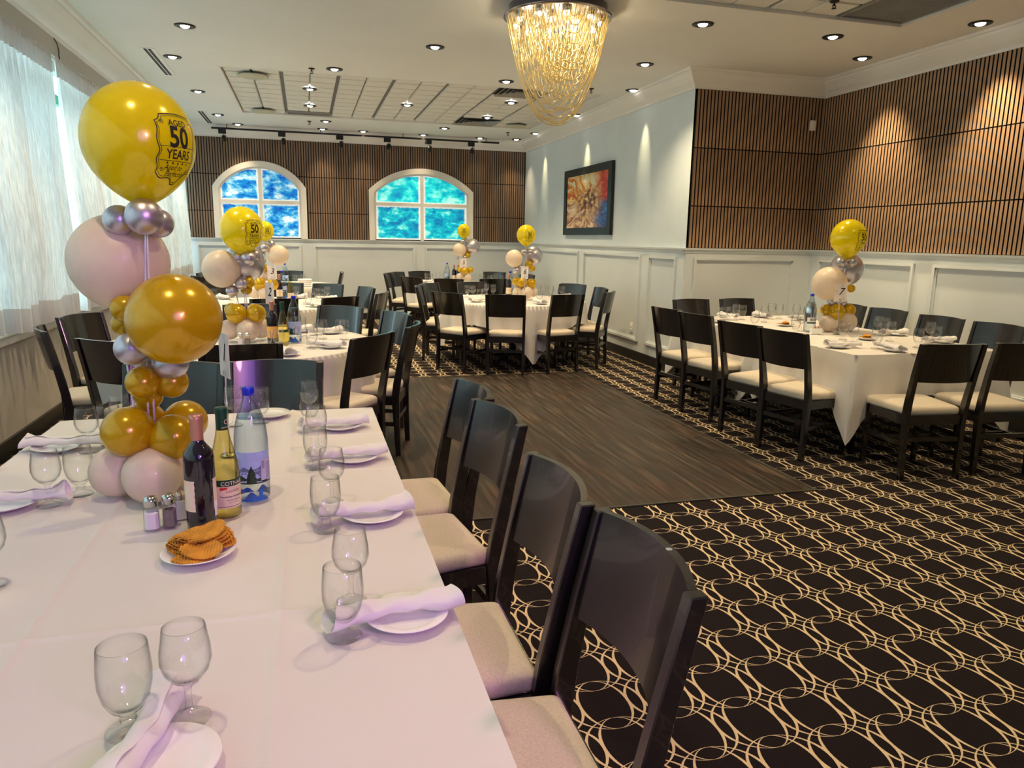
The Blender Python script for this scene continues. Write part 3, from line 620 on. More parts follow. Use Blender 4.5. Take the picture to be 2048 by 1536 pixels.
# downlights ----------------------------------------------------------------------
dl0 = None
ZONE = {'c': 'small downlight grazing the white wall with the painting', 'b': 'small downlight in the row along the back wall',
        'w': 'round downlight aimed at the walnut slat wall on the right'}
for i, (x, y, k) in enumerate(DOWNLIGHTS):
    if k in 'an':
        lab = 'round black-rimmed downlight ' + ('in the far tiled ceiling tray' if (-0.83 < x < 3.65 and 9 < y < 12.15) else 'beside the curtain wall' if x < -0.9 else 'between far tray and back wall' if y > 12 else 'in plain ceiling before the far tray' if y > 7 else 'in the near ceiling')
    else: lab = ZONE[k]
    z = CEIL - 0.001
    if dl0 is None:
        dl0 = thing('downlight', lab, 'downlight', (x, y, z), 0, 'recessed downlights')
        obj('trim_ring', MB().lathe([(0.040, -0.002), (0.058, -0.010), (0.086, -0.008), (0.090, 0.0), (0.040, 0.0)], 28), 'blackm', dl0)
        obj('lamp_face', MB().lathe([(0.0, -0.020), (0.022, -0.019), (0.036, -0.012), (0.040, -0.003)], 20), 'bulb', dl0)
    else: dup(dl0, (x, y, z), None, lab)
NTH = ['leftmost', 'second from left', 'third from left', 'fourth from left', 'fifth from left', 'sixth from left', 'seventh from left', 'eighth from left', 'ninth from left', 'tenth from left', 'eleventh from left', 'twelfth from left']
zones = {}
for o in list(COL.objects):
    if o.name.startswith('downlight') and o.type == 'EMPTY': zones.setdefault(o['label'], []).append(o)
for lab, L_ in zones.items():
    def sx(o):
        q = o.location - Vector((0, 0, 1.5)); return q.dot(r2) / max(0.1, q.dot(fw)) if q.dot(fw) > 0.1 else 50 + o.location.x
    for n_, o in enumerate(sorted(L_, key=sx)):
        o['group'] = 'recessed downlights'
        if len(L_) > 1: o['label'] = lab + ', ' + NTH[n_]
sp0 = None
for (x, y, s) in ((0.14, 8.75, 'ceiling fire sprinkler in front of the far tray, left'), (0.14, 12.63, 'ceiling fire sprinkler beyond the far tray, left'), (3.40, 12.63, 'ceiling fire sprinkler beyond the far tray, right'), (3.36, 8.69, 'ceiling fire sprinkler just right of the chandelier'), (3.91, 5.12, 'ceiling fire sprinkler in the near tray, top right')):
    z = CEIL + (0.02 if y == 5.12 else 0)
    if sp0 is None:
        sp0 = thing('fire_sprinkler', s, 'sprinkler', (x, y, z), 0, 'fire sprinklers')
        obj('escutcheon', MB().lathe([(0.0, -0.012), (0.030, -0.010), (0.036, 0.0)], 16), 'blackm', sp0)
        obj('sprinkler_head', MB().tube([(0, 0, -0.01), (0, 0, -0.035)], 0.006, 8).tube([(0.004, 0, -0.02), (0.016, 0, -0.035), (0.004, 0, -0.05)], 0.003, 6).tube([(-0.004, 0, -0.02), (-0.016, 0, -0.035), (-0.004, 0, -0.05)], 0.003, 6).lathe([(0, -0.055), (0.018, -0.054), (0.018, -0.050), (0, -0.050)], 12), 'blackm', sp0)
    else: dup(sp0, (x, y, z), None, s)
d0 = None
for (x, y, s) in ((-0.5, 9.36, 'round cream ceiling speaker disc hanging at the near left of the far tray'), (-0.51, 11.87, 'round cream ceiling speaker disc at the far left of the far tray'), (3.33, 11.85, 'round cream ceiling speaker disc at the far right of the far tray')):
    if d0 is None:
        d0 = thing('ceiling_speaker', s, 'ceiling speaker', (x, y, CEIL), 0, 'round ceiling speakers')
        obj('speaker_disc', MB().lathe([(0.0, -0.022), (0.150, -0.020), (0.168, -0.014), (0.172, -0.006), (0.165, -0.004), (0.0, -0.004)], 36), 'disc', d0)
        obj('speaker_stem', MB().tube([(0, 0, -0.004), (0, 0, 0.020)], 0.03, 12), 'blackm', d0)
    else: dup(d0, (x, y, CEIL), None, s)
# track light -----------------------------------------------------------------------
YT = 13.50
t = thing('track_light', 'black ceiling track with six small spotlights along the back wall', 'track light', (1.03, YT, 3.21))
obj('track_rail', MB().box(-2.44, 2.44, -0.018, 0.018, -0.014, 0.014), 'blackm', t)
for x in (-2.2, -0.7, 0.7, 2.2): obj('hanger', MB().tube([(x, 0, 0.014), (x, 0, 0.069)], 0.006, 8), 'blackm', t)
for k, x in enumerate((-1.23, -0.29, 0.66, 1.47, 2.19, 2.97)):
    x -= 1.03
    h = obj('spotlight_head', MB().rbox(x - 0.075, x + 0.045, -0.02, 0.02, -0.085, -0.015, 0.005).tube([(x + 0.01, 0.0, -0.085), (x + 0.01, 0.0, -0.12)], 0.005, 6)
        .tube([(x - 0.022, 0, -0.16), (x - 0.022, 0, -0.11), (x + 0.042, 0, -0.11), (x + 0.042, 0, -0.16)], 0.004, 6)
        .lathe([(0.0, -0.045), (0.028, -0.045), (0.036, -0.03), (0.036, 0.035), (0.030, 0.04), (0.0, 0.03)], 16, (x + 0.01, 0, -0.16), (0.0, 0.75, -0.66)), 'blackm', t)
# chandelier -------------------------------------------------------------------------
cxh, cyh, Rc = 1.97, 5.87, 0.40
t = thing('chandelier', 'crystal bead chandelier with a dark mirrored round plate and swagged champagne strands', 'chandelier', (cxh, cyh, CEIL))
obj('ceiling_plate', MB().lathe([(0.0, -0.085), (0.39, -0.085), (0.425, -0.080), (0.425, -0.072), (0.385, -0.066), (0.385, -0.001), (0.0, -0.001)], 64), 'chrome_dark', t)
beads = MB(); ZT = -0.088; Dp = 0.79
def chain(mb, A, B, drop, n):
    pts = []
    for i in range(n + 1):
        f = i / n; s_ = 2 * f - 1
        # dense sampling of a hanging strand
        z = -drop * (1 - abs(s_) ** 2.4)
        pts.append((A[0] + (B[0] - A[0]) * f, A[1] + (B[1] - A[1]) * f, ZT + z))
    rr = [0.0046 if i % 2 else 0.0026 for i in range(n + 1)]
    mb.tube(pts, rr, 4, False)
K = 36
for i in range(K):
    ph = (i + 0.5) / K * pi - pi / 2; R_ = Rc - 0.012 * (i % 2)
    y = R_ * sin(ph); x = R_ * cos(ph)
    if x < 0.03: continue
    chain(beads, (-x, y, 0), (x, y, 0), Dp * (x / Rc) ** 1.15, 70)
for i in range(K):
    ph = (i + 0.5) / K * pi - pi / 2; R_ = Rc - 0.03 - 0.012 * (i % 2)
    x = R_ * sin(ph); y = R_ * cos(ph)
    if y < 0.03: continue
    chain(beads, (x, -y, 0), (x, y, 0), 0.66 * (y / Rc) ** 1.1, 60)
for q in range(2):
    for i in range(26):
        R_ = 0.25 - 0.02 * (i % 2); ph = (i + 0.5) / 26 * pi - pi / 2; a = R_ * sin(ph); b = R_ * cos(ph)
        if b < 0.03: continue
        if q: chain(beads, (a, -b, 0), (a, b, 0), 0.42 * (b / 0.25), 40)
        else: chain(beads, (-b, a, 0), (b, a, 0), 0.46 * (b / 0.25), 40)
obj('bead_strands', beads, 'bead', t, kind='stuff')
k = 0
for (rr, n) in ((0.33, 10), (0.17, 5)):
    for i in range(n):
        a = 2 * pi * (i + 0.3) / n; x, y = rr * cos(a), rr * sin(a)
        h = obj('lamp_cup', MB().lathe([(0.033, -0.001), (0.036, -0.03), (0.030, -0.034), (0.0, -0.030)], 16), 'steel', t, (x, y, -0.085))
        obj('lamp_bulb', MB().lathe([(0.0, -0.062), (0.016, -0.058), (0.022, -0.044), (0.018, -0.031)], 14), 'bulb2', h)
        k += 1
for (x, y) in ((0.25, 0), (-0.25, 0), (0, 0.25), (0, -0.25), (0, 0)):
    d = bpy.data.lights.new('chandelier_lamp', 'POINT'); d.energy = 4.0; d.color = (1.0, 0.82, 0.52); d.shadow_soft_size = 0.03
    o = bpy.data.objects.new('chandelier_lamp', d); COL.objects.link(o); o.location = (cxh + x, cyh + y, CEIL - 0.20)
# picture, socket, sensor --------------------------------------------------------------
t = thing('framed_painting', 'large abstract painting in red, orange, cream and blue with a wide black frame', 'painting', (XW - 0.006, 10.43, 2.07))
w2, h2, fw_ = 0.95, 0.49, 0.105
fr = MB()
for (a, b, c, d) in ((-w2, w2, h2 - fw_, h2), (-w2, w2, -h2, -h2 + fw_), (-w2, -w2 + 0.12, -h2 + fw_, h2 - fw_), (w2 - 0.12, w2, -h2 + fw_, h2 - fw_)): fr.box(-0.045, 0, a, b, c, d)
obj('picture_frame', fr, 'pic_frame', t)
obj('canvas', MB().box(-0.030, -0.004, -w2 + 0.12, w2 - 0.12, -h2 + fw_, h2 - fw_), 'painting', t)
t = thing('wall_socket', 'small white wall socket low on the white wall left of table seven', 'socket', (XW - 0.0125, 8.70, 0.40))
obj('socket_plate', MB().rbox(-0.012, 0, -0.04, 0.04, -0.06, 0.06, 0.003), 'plastic', t)
for z in (-0.022, 0.022): obj('socket_face', MB().rbox(-0.016, -0.011, -0.018, 0.018, z - 0.016, z + 0.016, 0.002), 'crown', t)
t = thing('wall_sensor', 'small white motion sensor high on the slatted alcove wall', 'sensor', (5.51, YR - 0.024, 2.80))
obj('sensor_body', MB().rbox(-0.032, 0.032, -0.035, 0, -0.055, 0.055, 0.008), 'plastic', t)
obj('sensor_lens', MB().rbox(-0.020, 0.020, -0.039, -0.034, -0.035, 0.005, 0.002), 'crown', t)

# ---------------------------------------------------------------- tables and cloths
TZ = 0.752
def rect_table(x0, x1, y0, y1, label):
    cx, cy = (x0 + x1) / 2, (y0 + y1) / 2; t = thing('banquet_table', label, 'table', (cx, cy, 0))
    a, b = (x1 - x0) / 2 - 0.012, (y1 - y0) / 2 - 0.012
    obj('tabletop', MB().rbox(-a, a, -b, b, TZ - 0.032, TZ - 0.002, 0.004), 'blackm', t)
    for sx in (-1, 1):
        for sy in (-1, 1): obj('leg', MB().tube([(sx * (a - 0.14), sy * (b - 0.12), 0), (sx * (a - 0.14), sy * (b - 0.12), TZ - 0.032)], 0.02, 10), 'blackm', t)
def rect_cloth(x0, x1, y0, y1, drop, corner, skip=(), seed=1, z=TZ, lift=0.0):
    """one linen cloth: flat top with fold creases, four hanging sides and pointed corners"""
    rnd = random.Random(seed); mb = MB(); cx, cy = (x0 + x1) / 2, (y0 + y1) / 2; a, b = (x1 - x0) / 2, (y1 - y0) / 2
    nx, ny = max(8, int(a * 2 / 0.05)), max(8, int(b * 2 / 0.05))
    creases_x = [-a * 0.28, a * 0.45]; creases_y = [-b + 2 * b * k / 3 for k in (1, 2)]
    def top(u, v):
        x = -a + 2 * a * u; y = -b + 2 * b * v
        h = sum(0.0042 * math.exp(-((x - c) / 0.008) ** 2) for c in creases_x) + sum(0.0036 * math.exp(-((y - c) / 0.008) ** 2) for c in creases_y)
        h += 0.0008 * sin(x * 17 + seed) * sin(y * 13)
        return (x, y, z + h + lift)
    xs = sorted(set([-a + 2 * a * i / nx for i in range(nx + 1)] + [c + d for c in creases_x for d in (-0.012, -0.006, 0, 0.006, 0.012)]))
    ys = sorted(set([-b + 2 * b * i / ny for i in range(ny + 1)] + [c + d for c in creases_y for d in (-0.012, -0.006, 0, 0.006, 0.012)]))
    vs = [top((x + a) / (2 * a), (y + b) / (2 * b)) for x in xs for y in ys]; k = len(ys)
    mb.add(vs, [(i * k + j, (i + 1) * k + j, (i + 1) * k + j + 1, i * k + j + 1) for i in range(len(xs) - 1) for j in range(k - 1)], True)
    P = []   # perimeter points with outward normal and distance to the nearest corner
    def side(p, q, nrm, name):
        L_ = (Vector(q) - Vector(p)).length; n = int(L_ / 0.028)
        rows = 11; ph = rnd.uniform(0, 6.28)
        def fn(u, v):
            s = L_ * u; dc = min(s, L_ - s); w = math.exp(-dc / 0.13)
            D = drop + (corner - drop) * math.exp(-(dc / 0.16) ** 1.4) * 1.0
            f = v ** 1.0; d = D * f
            g_ = 0.060 * w * min(1, f * 1.6); out = 0.008 * min(1, f * 6) + g_ + f * (0.012 * sin(s * 19 + ph) + 0.008 * sin(s * 41 + ph * 2)) * (1 - w)
            along = (g_ + 0.008 * min(1, f * 6) * w) * (-1 if s < L_ / 2 else 1)
            base = Vector(p) + (Vector(q) - Vector(p)) * u
            r = base + Vector(nrm) * out + (Vector(q) - Vector(p)).normalized() * along
            return (r.x, r.y, z + lift - d - 0.0015 * min(1, f * 8))
        if name not in skip: mb.grid(fn, n, rows)
    side((-a, -b), (a, -b), (0, -1), 's'); side((a, -b), (a, b), (1, 0), 'e'); side((a, b), (-a, b), (0, 1), 'n'); side((-a, b), (-a, -b), (-1, 0), 'w')
    return mb, cx, cy
def put_cloth(args, label, group='white linen tablecloths', **kw):
    mb, cx, cy = rect_cloth(*args, **kw); bm_ = mb.mesh('tablecloth')
    b = bmesh.new(); b.from_mesh(bm_); bmesh.ops.remove_doubles(b, verts=b.verts, dist=0.0008); b.to_mesh(bm_); b.free()
    o = obj('tablecloth', bm_, 'cloth', None, (cx, cy, 0)); tag(o, label, 'tablecloth', group)
def round_set(cx, cy, lab_t, lab_c, rot=0.0, half=1.17, R=0.905, seed=1, ped=True):
    t = thing('round_table', lab_t, 'table', (cx, cy, 0), 0, 'round banquet tables')
    obj('tabletop', MB().lathe([(0.0, TZ - 0.032), (R - 0.012, TZ - 0.032), (R - 0.012, TZ - 0.002), (0.0, TZ - 0.002)], 48, smooth=False), 'blackm', t)
    obj('pedestal', MB().lathe([(0.05, 0.06), (0.045, 0.1), (0.045, 0.66), (0.11, 0.715), (0.11, TZ - 0.032), (0, TZ - 0.032)], 20), 'blackm', t)
    for k in range(4):
        a = k * pi / 2 + pi / 4; obj('foot', MB().tube([(0.02 * cos(a), 0.02 * sin(a), 0.10), (0.34 * cos(a), 0.34 * sin(a), 0.025)], [0.035, 0.022], 8), 'blackm', t)
    rnd = random.Random(seed); ph = rnd.uniform(0, 6)
    mb = MB(); n = 120
    def top(u, v):
        a = 2 * pi * u; r = R * v + 1e-4; x, y = r * cos(a), r * sin(a); h = 0.0018 * math.exp(-((x * cos(rot) + y * sin(rot)) / 0.012) ** 2) * (1 if v < 1 else 0)
        return (x, y, TZ + h)
    mb.grid(top, n, 14, True)
    def skirt(u, v):
        a = 2 * pi * u; b = a - rot; D = half / max(abs(cos(b)), abs(sin(b))) - R; D = min(D, 0.66)
        k = D / 0.5; f = v
        r = R + 0.008 * min(1, f * 6) + f * (0.030 * k * sin(a * 13 + ph) + 0.016 * sin(a * 29 + ph)) + 0.018 * k * f
        return (r * cos(a), r * sin(a), TZ - D * f - 0.002 * min(1, f * 8))
    mb.grid(skirt, n * 2, 10, True)
    me = mb.mesh('tablecloth'); b = bmesh.new(); b.from_mesh(me); bmesh.ops.remove_doubles(b, verts=b.verts, dist=0.0008); b.to_mesh(me); b.free()
    tag(obj('tablecloth', me, 'cloth', None, (cx, cy, 0)), lab_c, 'tablecloth', 'white linen tablecloths')
rect_table(-0.965, 0.258, 0.25, 3.235, 'long rectangular banquet table in the foreground under white cloths')
put_cloth((-0.972, 0.265, 1.90, 3.245, 0.30, 0.50), 'white cloth on the far half of the foreground table, under the wine bottles', seed=3)
put_cloth((-0.974, 0.267, 0.24, 2.02, 0.30, 0.50), 'pinkish-lit white cloth on the near half of the foreground table, beneath the waffle plate', seed=5, lift=0.0045)
rect_table(3.645, 4.90, 4.19, 6.72, 'long rectangular banquet table at the right')
put_cloth((3.63, 4.915, 5.25, 6.74, 0.30, 0.60), 'white cloth on the far half of the right-hand long table', seed=7)
put_cloth((3.625, 4.92, 4.17, 5.42, 0.30, 0.62), 'white cloth with a long pointed corner on the near half of the right-hand long table', seed=9, lift=0.0045)
CT = {2: (-0.45, 5.47), 3: (-0.45, 8.60), 4: (-0.45, 11.95), 5: (2.5, 12.12), 6: (2.5, 8.90)}
round_set(*CT[2], 'round banquet table nearest behind the foreground table', 'white cloth on the near round table', radians(45), seed=2)
round_set(*CT[3], 'round banquet table in the middle of the left row', 'white cloth on the middle round table', radians(45), seed=3, half=1.2)
round_set(*CT[4], 'round banquet table farthest back on the left, under the left arched window', 'white cloth on the far left round table', radians(45), seed=4)
round_set(*CT[5], 'round banquet table farthest back on the right', 'white cloth on the far right round table', radians(45), seed=5)
round_set(*CT[6], 'round banquet table beyond the dance floor', 'white cloth with scalloped hem on the central round table', radians(45), seed=6, half=1.14)

# ---------------------------------------------------------------- chairs (seat faces +Y)
def make_chair():
    t = thing('dining_chair', '', 'chair')
    # rear posts: straight to the seat, raked above it
    def post(sx):
        mb = MB(); path = [(0.0, -0.215, 0.198), (0.25, -0.205, 0.198), (0.42, -0.200, 0.200), (0.52, -0.212, 0.202), (0.70, -0.246, 0.206), (0.905, -0.292, 0.208)]
        vs = []; w = 0.0155; d = [0.017, 0.021, 0.026, 0.025, 0.021, 0.018]
        for (z, y, x), dd in zip(path, d):
            for (ax, ay) in ((-1, -1), (1, -1), (1, 1), (-1, 1)): vs.append((sx * x + ax * w, y + ay * dd, z))
        fs = []
        for i in range(len(path) - 1):
            for j in range(4): fs.append((i * 4 + j, i * 4 + (j + 1) % 4, (i + 1) * 4 + (j + 1) % 4, (i + 1) * 4 + j))
        fs += [(3, 2, 1, 0), tuple(range(len(vs) - 4, len(vs)))]
        bm = bmesh.new(); vv = [bm.verts.new(v) for v in vs]; [bm.faces.new([vv[i] for i in f]) for f in fs]
        bmesh.ops.bevel(bm, geom=bm.edges[:], offset=0.003, segments=1, affect='EDGES'); bm.verts.index_update()
        mb.add([v.co.copy() for v in bm.verts], [tuple(v.index for v in f.verts) for f in bm.faces]); bm.free(); return mb
    for sx in (-1, 1): obj('rear_leg', post(sx), 'chair', t)
    for sx in (-1, 1):
        mb = MB(); w0, w1 = 0.013, 0.019; x, y = sx * 0.195, 0.205
        vs = [(x + a * w0, y + b * w0, 0) for a, b in ((-1, -1), (1, -1), (1, 1), (-1, 1))] + [(x + a * w1, y + b * w1, 0.42) for a, b in ((-1, -1), (1, -1), (1, 1), (-1, 1))]
        mb.add(vs, [(3, 2, 1, 0), (4, 5, 6, 7), (0, 1, 5, 4), (1, 2, 6, 5), (2, 3, 7, 6), (3, 0, 4, 7)]); obj('front_leg', mb, 'chair', t)
    # curved back panel between the posts
    pan = MB(); n = 14; z0, z1 = 0.655, 0.905
    def yb(z): return -0.236 - (z - 0.655) * 0.225
    def pf(side):
        def fn(u, v):
            x = -0.194 + 0.388 * u; z = z0 + (z1 - z0) * v; bow = 0.042 * (1 - (2 * u - 1) ** 2)
            zz = z + (0.004 * (1 - (2 * u - 1) ** 2) if v == 1 else 0)
            return (x, yb(z) - bow + side * 0.009, zz)
        return fn
    f1, f2 = pf(1), pf(-1); vs = []; 
    for i in range(n + 1):
        for fn in (f1, f2):
            for v in (0, 0.5, 1): vs.append(fn(i / n, v))
    fs = []
    for i in range(n):
        a, b = i * 6, (i + 1) * 6
        for j in range(2): fs += [(a + j, a + j + 1, b + j + 1, b + j), (a + 3 + j, b + 3 + j, b + 4 + j, a + 4 + j)]
        fs += [(a + 2, a + 5, b + 5, b + 2), (a, b, b + 3, a + 3)]
    fs += [(0, 3, 4, 1), (1, 4, 5, 2), (n * 6, n * 6 + 1, n * 6 + 4, n * 6 + 3), (n * 6 + 1, n * 6 + 2, n * 6 + 5, n * 6 + 4)]
    pan.add(vs, fs, True); me = pan.mesh('back_panel'); me.set_sharp_from_angle(angle=radians(35)); obj('back_panel', me, 'chair', t)
    # apron under the seat
    ap = MB(); ap.box(-0.185, 0.185, -0.212, -0.192, 0.365, 0.43); ap.box(-0.18, 0.18, 0.196, 0.214, 0.365, 0.425)
    for sx in (-1, 1): ap.box(min(sx * 0.186, sx * 0.206), max(sx * 0.186, sx * 0.206), -0.195, 0.20, 0.365, 0.425)
    obj('seat_frame', ap, 'chair', t)
    st = MB(); st.box(-0.19, 0.19, -0.216, -0.200, 0.255, 0.285); obj('stretcher', st, 'chair', t)
    for sx in (-1, 1): obj('stretcher', MB().box(min(sx * 0.190, sx * 0.204), max(sx * 0.190, sx * 0.204), -0.20, 0.20, 0.215, 0.243), 'chair', t)
    obj('stretcher', MB().box(-0.19, 0.19, 0.004, 0.020, 0.218, 0.240), 'chair', t)
    # upholstered seat, wider at the front, rounded corners
    def outline(s, k):
        pts = []; hw_b, hw_f, yb_, yf = 0.190 * s, 0.222 * s, -0.192 * s, 0.232 * s; r = 0.055
        for (cx, cy, a0) in ((hw_f - r, yf - r, 0), (-hw_f + r, yf - r, 90), (-hw_b + 0.02, yb_ + 0.02, 180), (hw_b - 0.02, yb_ + 0.02, 270)):
            rr = r if cy > 0 else 0.02
            for i in range(k + 1): a = radians(a0 + 90 * i / k); pts.append((cx + rr * cos(a), cy + rr * sin(a)))
        return pts
    se = MB(); rings = [(0.985, 0.427), (1.0, 0.437), (1.0, 0.458), (0.975, 0.472), (0.90, 0.481), (0.70, 0.487), (0.35, 0.489)]
    k = 5; base = outline(1, k); nn = len(base); vs = []
    for s, z in rings: vs += [(x * s, 0.02 + (y - 0.02) * s, z) for x, y in base]
    vs.append((0, 0.02, 0.489)); fs = [tuple(reversed(range(nn)))]
    for i in range(len(rings) - 1):
        for j in range(nn): fs.append((i * nn + j, i * nn + (j + 1) % nn, (i + 1) * nn + (j + 1) % nn, (i + 1) * nn + j))
    l = (len(rings) - 1) * nn
    for j in range(nn): fs.append((l + j, l + (j + 1) % nn, len(vs) - 1))
    se.add(vs, fs, True); obj('seat', se, 'seat', t, label='oatmeal fabric seat pad')
    return t
CH0 = make_chair(); first_chair = [True]
def chair(mx, my, face, label, group):
    """(mx, my): middle of the top edge of the back; face: direction the sitter looks, degrees from +X"""
    a = radians(face); x, y = mx + 0.292 * cos(a), my + 0.292 * sin(a); rz = a - pi / 2
    lab = 'black chair, ' + label
    if first_chair[0]:
        first_chair[0] = False; CH0.location = (x, y, 0.0); CH0.rotation_euler = (0, 0, rz); CH0['label'] = lab; CH0['group'] = group
    else: dup(CH0, (x, y, 0.0), rz, lab, group)
def cface(mx, my, T, label, off=0):
    cx, cy = CT[T]; chair(mx, my, math.degrees(atan2(cy - my, cx - mx)) + off, label, 'chairs around the ' + {2: 'near round table', 3: 'middle round table', 4: 'far left round table', 5: 'far right round table', 6: 'central round table'}[T])
G1 = 'chairs around the foreground table'; G7 = 'chairs around the right-hand long table'
chair(0.630, 1.25, 180, 'largest and nearest, at the bottom right of the foreground table', G1)
chair(0.605, 1.71, 180, 'second from the camera on the right side of the foreground table', G1)
chair(0.635, 2.44, -172, 'third from the camera on the right side of the foreground table', G1)
chair(0.640, 2.86, -175, 'farthest on the right side of the foreground table, beside the dance floor', G1)
chair(-0.605, 3.67, -97, 'far end of the foreground table, left of its number card', G1)
chair(-0.155, 3.65, -98, 'purple-lit, far end of the foreground table, right of its number card', G1)
cface(-0.36, 4.27, 2, 'back to camera just behind the far end of the foreground table')
cface(0.39, 4.56, 2, 'large, back to camera at the right front of the near round table', 8)
cface(0.71, 5.12, 2, 'edge-on at the right of the near round table, beside the dance floor')
cface(0.69, 5.92, 2, 'narrow blue-lit back at the far right of the near round table')
cface(0.28, 6.52, 2, 'wide blue-lit back behind the glasses of the near round table')
cface(-0.48, 6.78, 2, 'dark back directly behind the gold base balloons')
cface(-1.60, 6.00, 2, 'tall dark back by the window wall, farther of the two beside the curtain')
cface(-1.60, 5.19, 2, 'turned sideways by the window wall, its seat seen left of the foreground balloons', 4)
cface(-1.09, 4.53, 2, 'light-rimmed back just left of the silver foreground balloons')
cface(-0.30, 7.36, 3, 'back to camera at the near side of the middle round table, mostly hidden')
cface(0.33, 7.53, 3, 'just above the wide blue-lit chair, near right of middle round table')
cface(0.80, 8.12, 3, 'seen edge-on at the right side of the middle round table')
cface(0.70, 9.00, 3, 'narrow blue-lit back at the right of the middle round table')
cface(0.27, 9.62, 3, 'wide pale-blue back at the far side of the middle round table')
cface(-0.25, 9.83, 3, 'black back behind the bottles of the middle round table')
cface(-1.55, 9.25, 3, 'dark, left side of the middle round table behind the cream balloon')
cface(-1.10, 9.66, 3, 'dark, far left of the middle round table')
cface(-0.26, 13.18, 4, 'by the back wall behind the stacked napkins, far left round table')
chair(0.58, 12.85, 178, 'slim edge-on chair against the back wall between the two arched windows', 'chairs around the far left round table')
cface(-1.50, 11.42, 4, 'left side of the far left round table, nearer of two')
cface(-1.52, 12.45, 4, 'left side of the far left round table, farther of two')
cface(1.31, 12.50, 5, 'leftmost edge-on chair of the far right round table')
cface(1.55, 11.35, 5, 'back to camera at the left front of the far right round table')
cface(1.52, 12.95, 5, 'far left of the far right round table, partly hidden by another chair')
cface(1.97, 13.32, 5, 'against the back wall at the far left of the far right round table')
cface(2.05, 10.87, 5, 'near side of the far right round table, left one')
cface(2.74, 10.90, 5, 'near side of the far right round table, right one')
cface(3.33, 13.15, 5, 'against the back wall behind four glasses of the far right round table')
cface(3.72, 12.25, 5, 'right side of the far right round table, behind gold balloons of another table')
cface(1.36, 9.23, 6, 'edge-on at the left of the central round table')
cface(1.57, 9.74, 6, 'dark back at the far left of the central round table')
cface(1.50, 8.10, 6, 'left front of the central round table, overlapping a chair behind')
cface(2.09, 7.75, 6, 'square to the camera at the near middle of the central round table')
cface(2.82, 7.76, 6, 'near right of the central round table, second from the middle')
cface(3.56, 9.64, 6, 'blue-lit, far right of the central round table by white wall')
cface(3.66, 8.85, 6, 'edge-on at the right side of the central round table, farther of the pair')
cface(3.49, 8.16, 6, 'edge-on at the right side of the central round table, nearer of the pair')
cface(2.22, 10.06, 6, 'far side of the central round table, low back between two others')
chair(3.17, 6.10, 8, 'leftmost, far end of the near row of the right-hand long table', G7)
chair(3.18, 5.60, 10, 'second from left in the near row of the right-hand long table', G7)
chair(3.16, 4.89, 12, 'third from left in the near row of the right-hand long table', G7)
chair(3.20, 4.42, 12, 'rightmost in the near row of the right-hand long table, beside the cloth corner', G7)
chair(3.88, 3.63, 82, 'back to camera at the near end of the right-hand long table, left one', G7)
chair(4.44, 3.60, 82, 'near end of the right-hand long table, cut by the picture edge', G7)
chair(3.93, 7.02, -84, 'far end of the right-hand long table, alcove side, left one', G7)
chair(4.52, 7.08, -84, 'far end of the right-hand long table, alcove side, right one', G7)
chair(5.36, 6.32, 180, 'wall side of the right-hand long table, farthest, beside its balloons', G7)
chair(5.36, 5.80, 182, 'wall side of the right-hand long table, second from its balloons', G7)
chair(5.30, 5.12, 182, 'wall side of the right-hand long table, third from its balloons', G7)
chair(5.30, 4.56, 182, 'wall side of the right-hand long table, nearest to the camera', G7)

# ---------------------------------------------------------------- tableware
TT = TZ + 0.005            # surface of the linen
def px_of(x, y, z=0.85):
    q = Vector((x, y, z)) - cam.matrix_world.translation; a = q.dot(r2); c = q.dot(fw); return 1024 + 1467.4 * a / c
ORD = ['leftmost', 'second', 'third', 'fourth', 'fifth', 'sixth', 'seventh', 'eighth', 'ninth', 'tenth', 'eleventh', 'twelfth']
def ordinal(i, n):
    if i == 0: return 'leftmost'
    if i == n - 1: return 'rightmost'
    return (ORD[i] + ' from left') if i < n / 2 else (ORD[n - 1 - i] + ' from right')
def clamp_round(x, y, T, pad):
    cx, cy = CT[T]; d = Vector((x - cx, y - cy)); mx = 0.90 - pad
    if d.length > mx: d = d.normalized() * mx
    return cx + d.x, cy + d.y
WG = [(0.0, 0.0), (0.030, 0.0), (0.0315, 0.002), (0.026, 0.005), (0.010, 0.012), (0.0055, 0.022), (0.0048, 0.045), (0.0062, 0.058), (0.010, 0.064), (0.022, 0.071), (0.0325, 0.085), (0.0375, 0.103), (0.0365, 0.122), (0.0335, 0.140), (0.0308, 0.157), (0.0298, 0.1575), (0.0295, 0.156), (0.0322, 0.140), (0.0352, 0.122), (0.0362, 0.103), (0.0312, 0.086), (0.020, 0.073), (0.0, 0.068)]
GB = [(0.0, 0.0), (0.032, 0.0), (0.0335, 0.002), (0.029, 0.005), (0.014, 0.010), (0.0095, 0.017), (0.0125, 0.022), (0.0095, 0.027), (0.0135, 0.032), (0.024, 0.041), (0.033, 0.058), (0.0378, 0.080), (0.0385, 0.100), (0.0370, 0.122), (0.0348, 0.142), (0.0337, 0.1425), (0.0335, 0.141), (0.0357, 0.122), (0.0371, 0.100), (0.0364, 0.080), (0.0318, 0.060), (0.022, 0.044), (0.0, 0.037)]
def mk_glass(name, prof, split):
    t = thing(name, '', 'glass')
    k = split
    obj('stem_foot', MB().lathe(prof[:k], 32), 'glass', t); obj('bowl', MB().lathe(prof[k - 1:], 32), 'glass', t)
    return t
GL = {'w': mk_glass('wine_glass', WG, 9), 'b': mk_glass('water_goblet', GB, 9)}
used = {'w': False, 'b': False}
GN = {'w': 'stemmed wine glass', 'b': 'short-stemmed water goblet'}
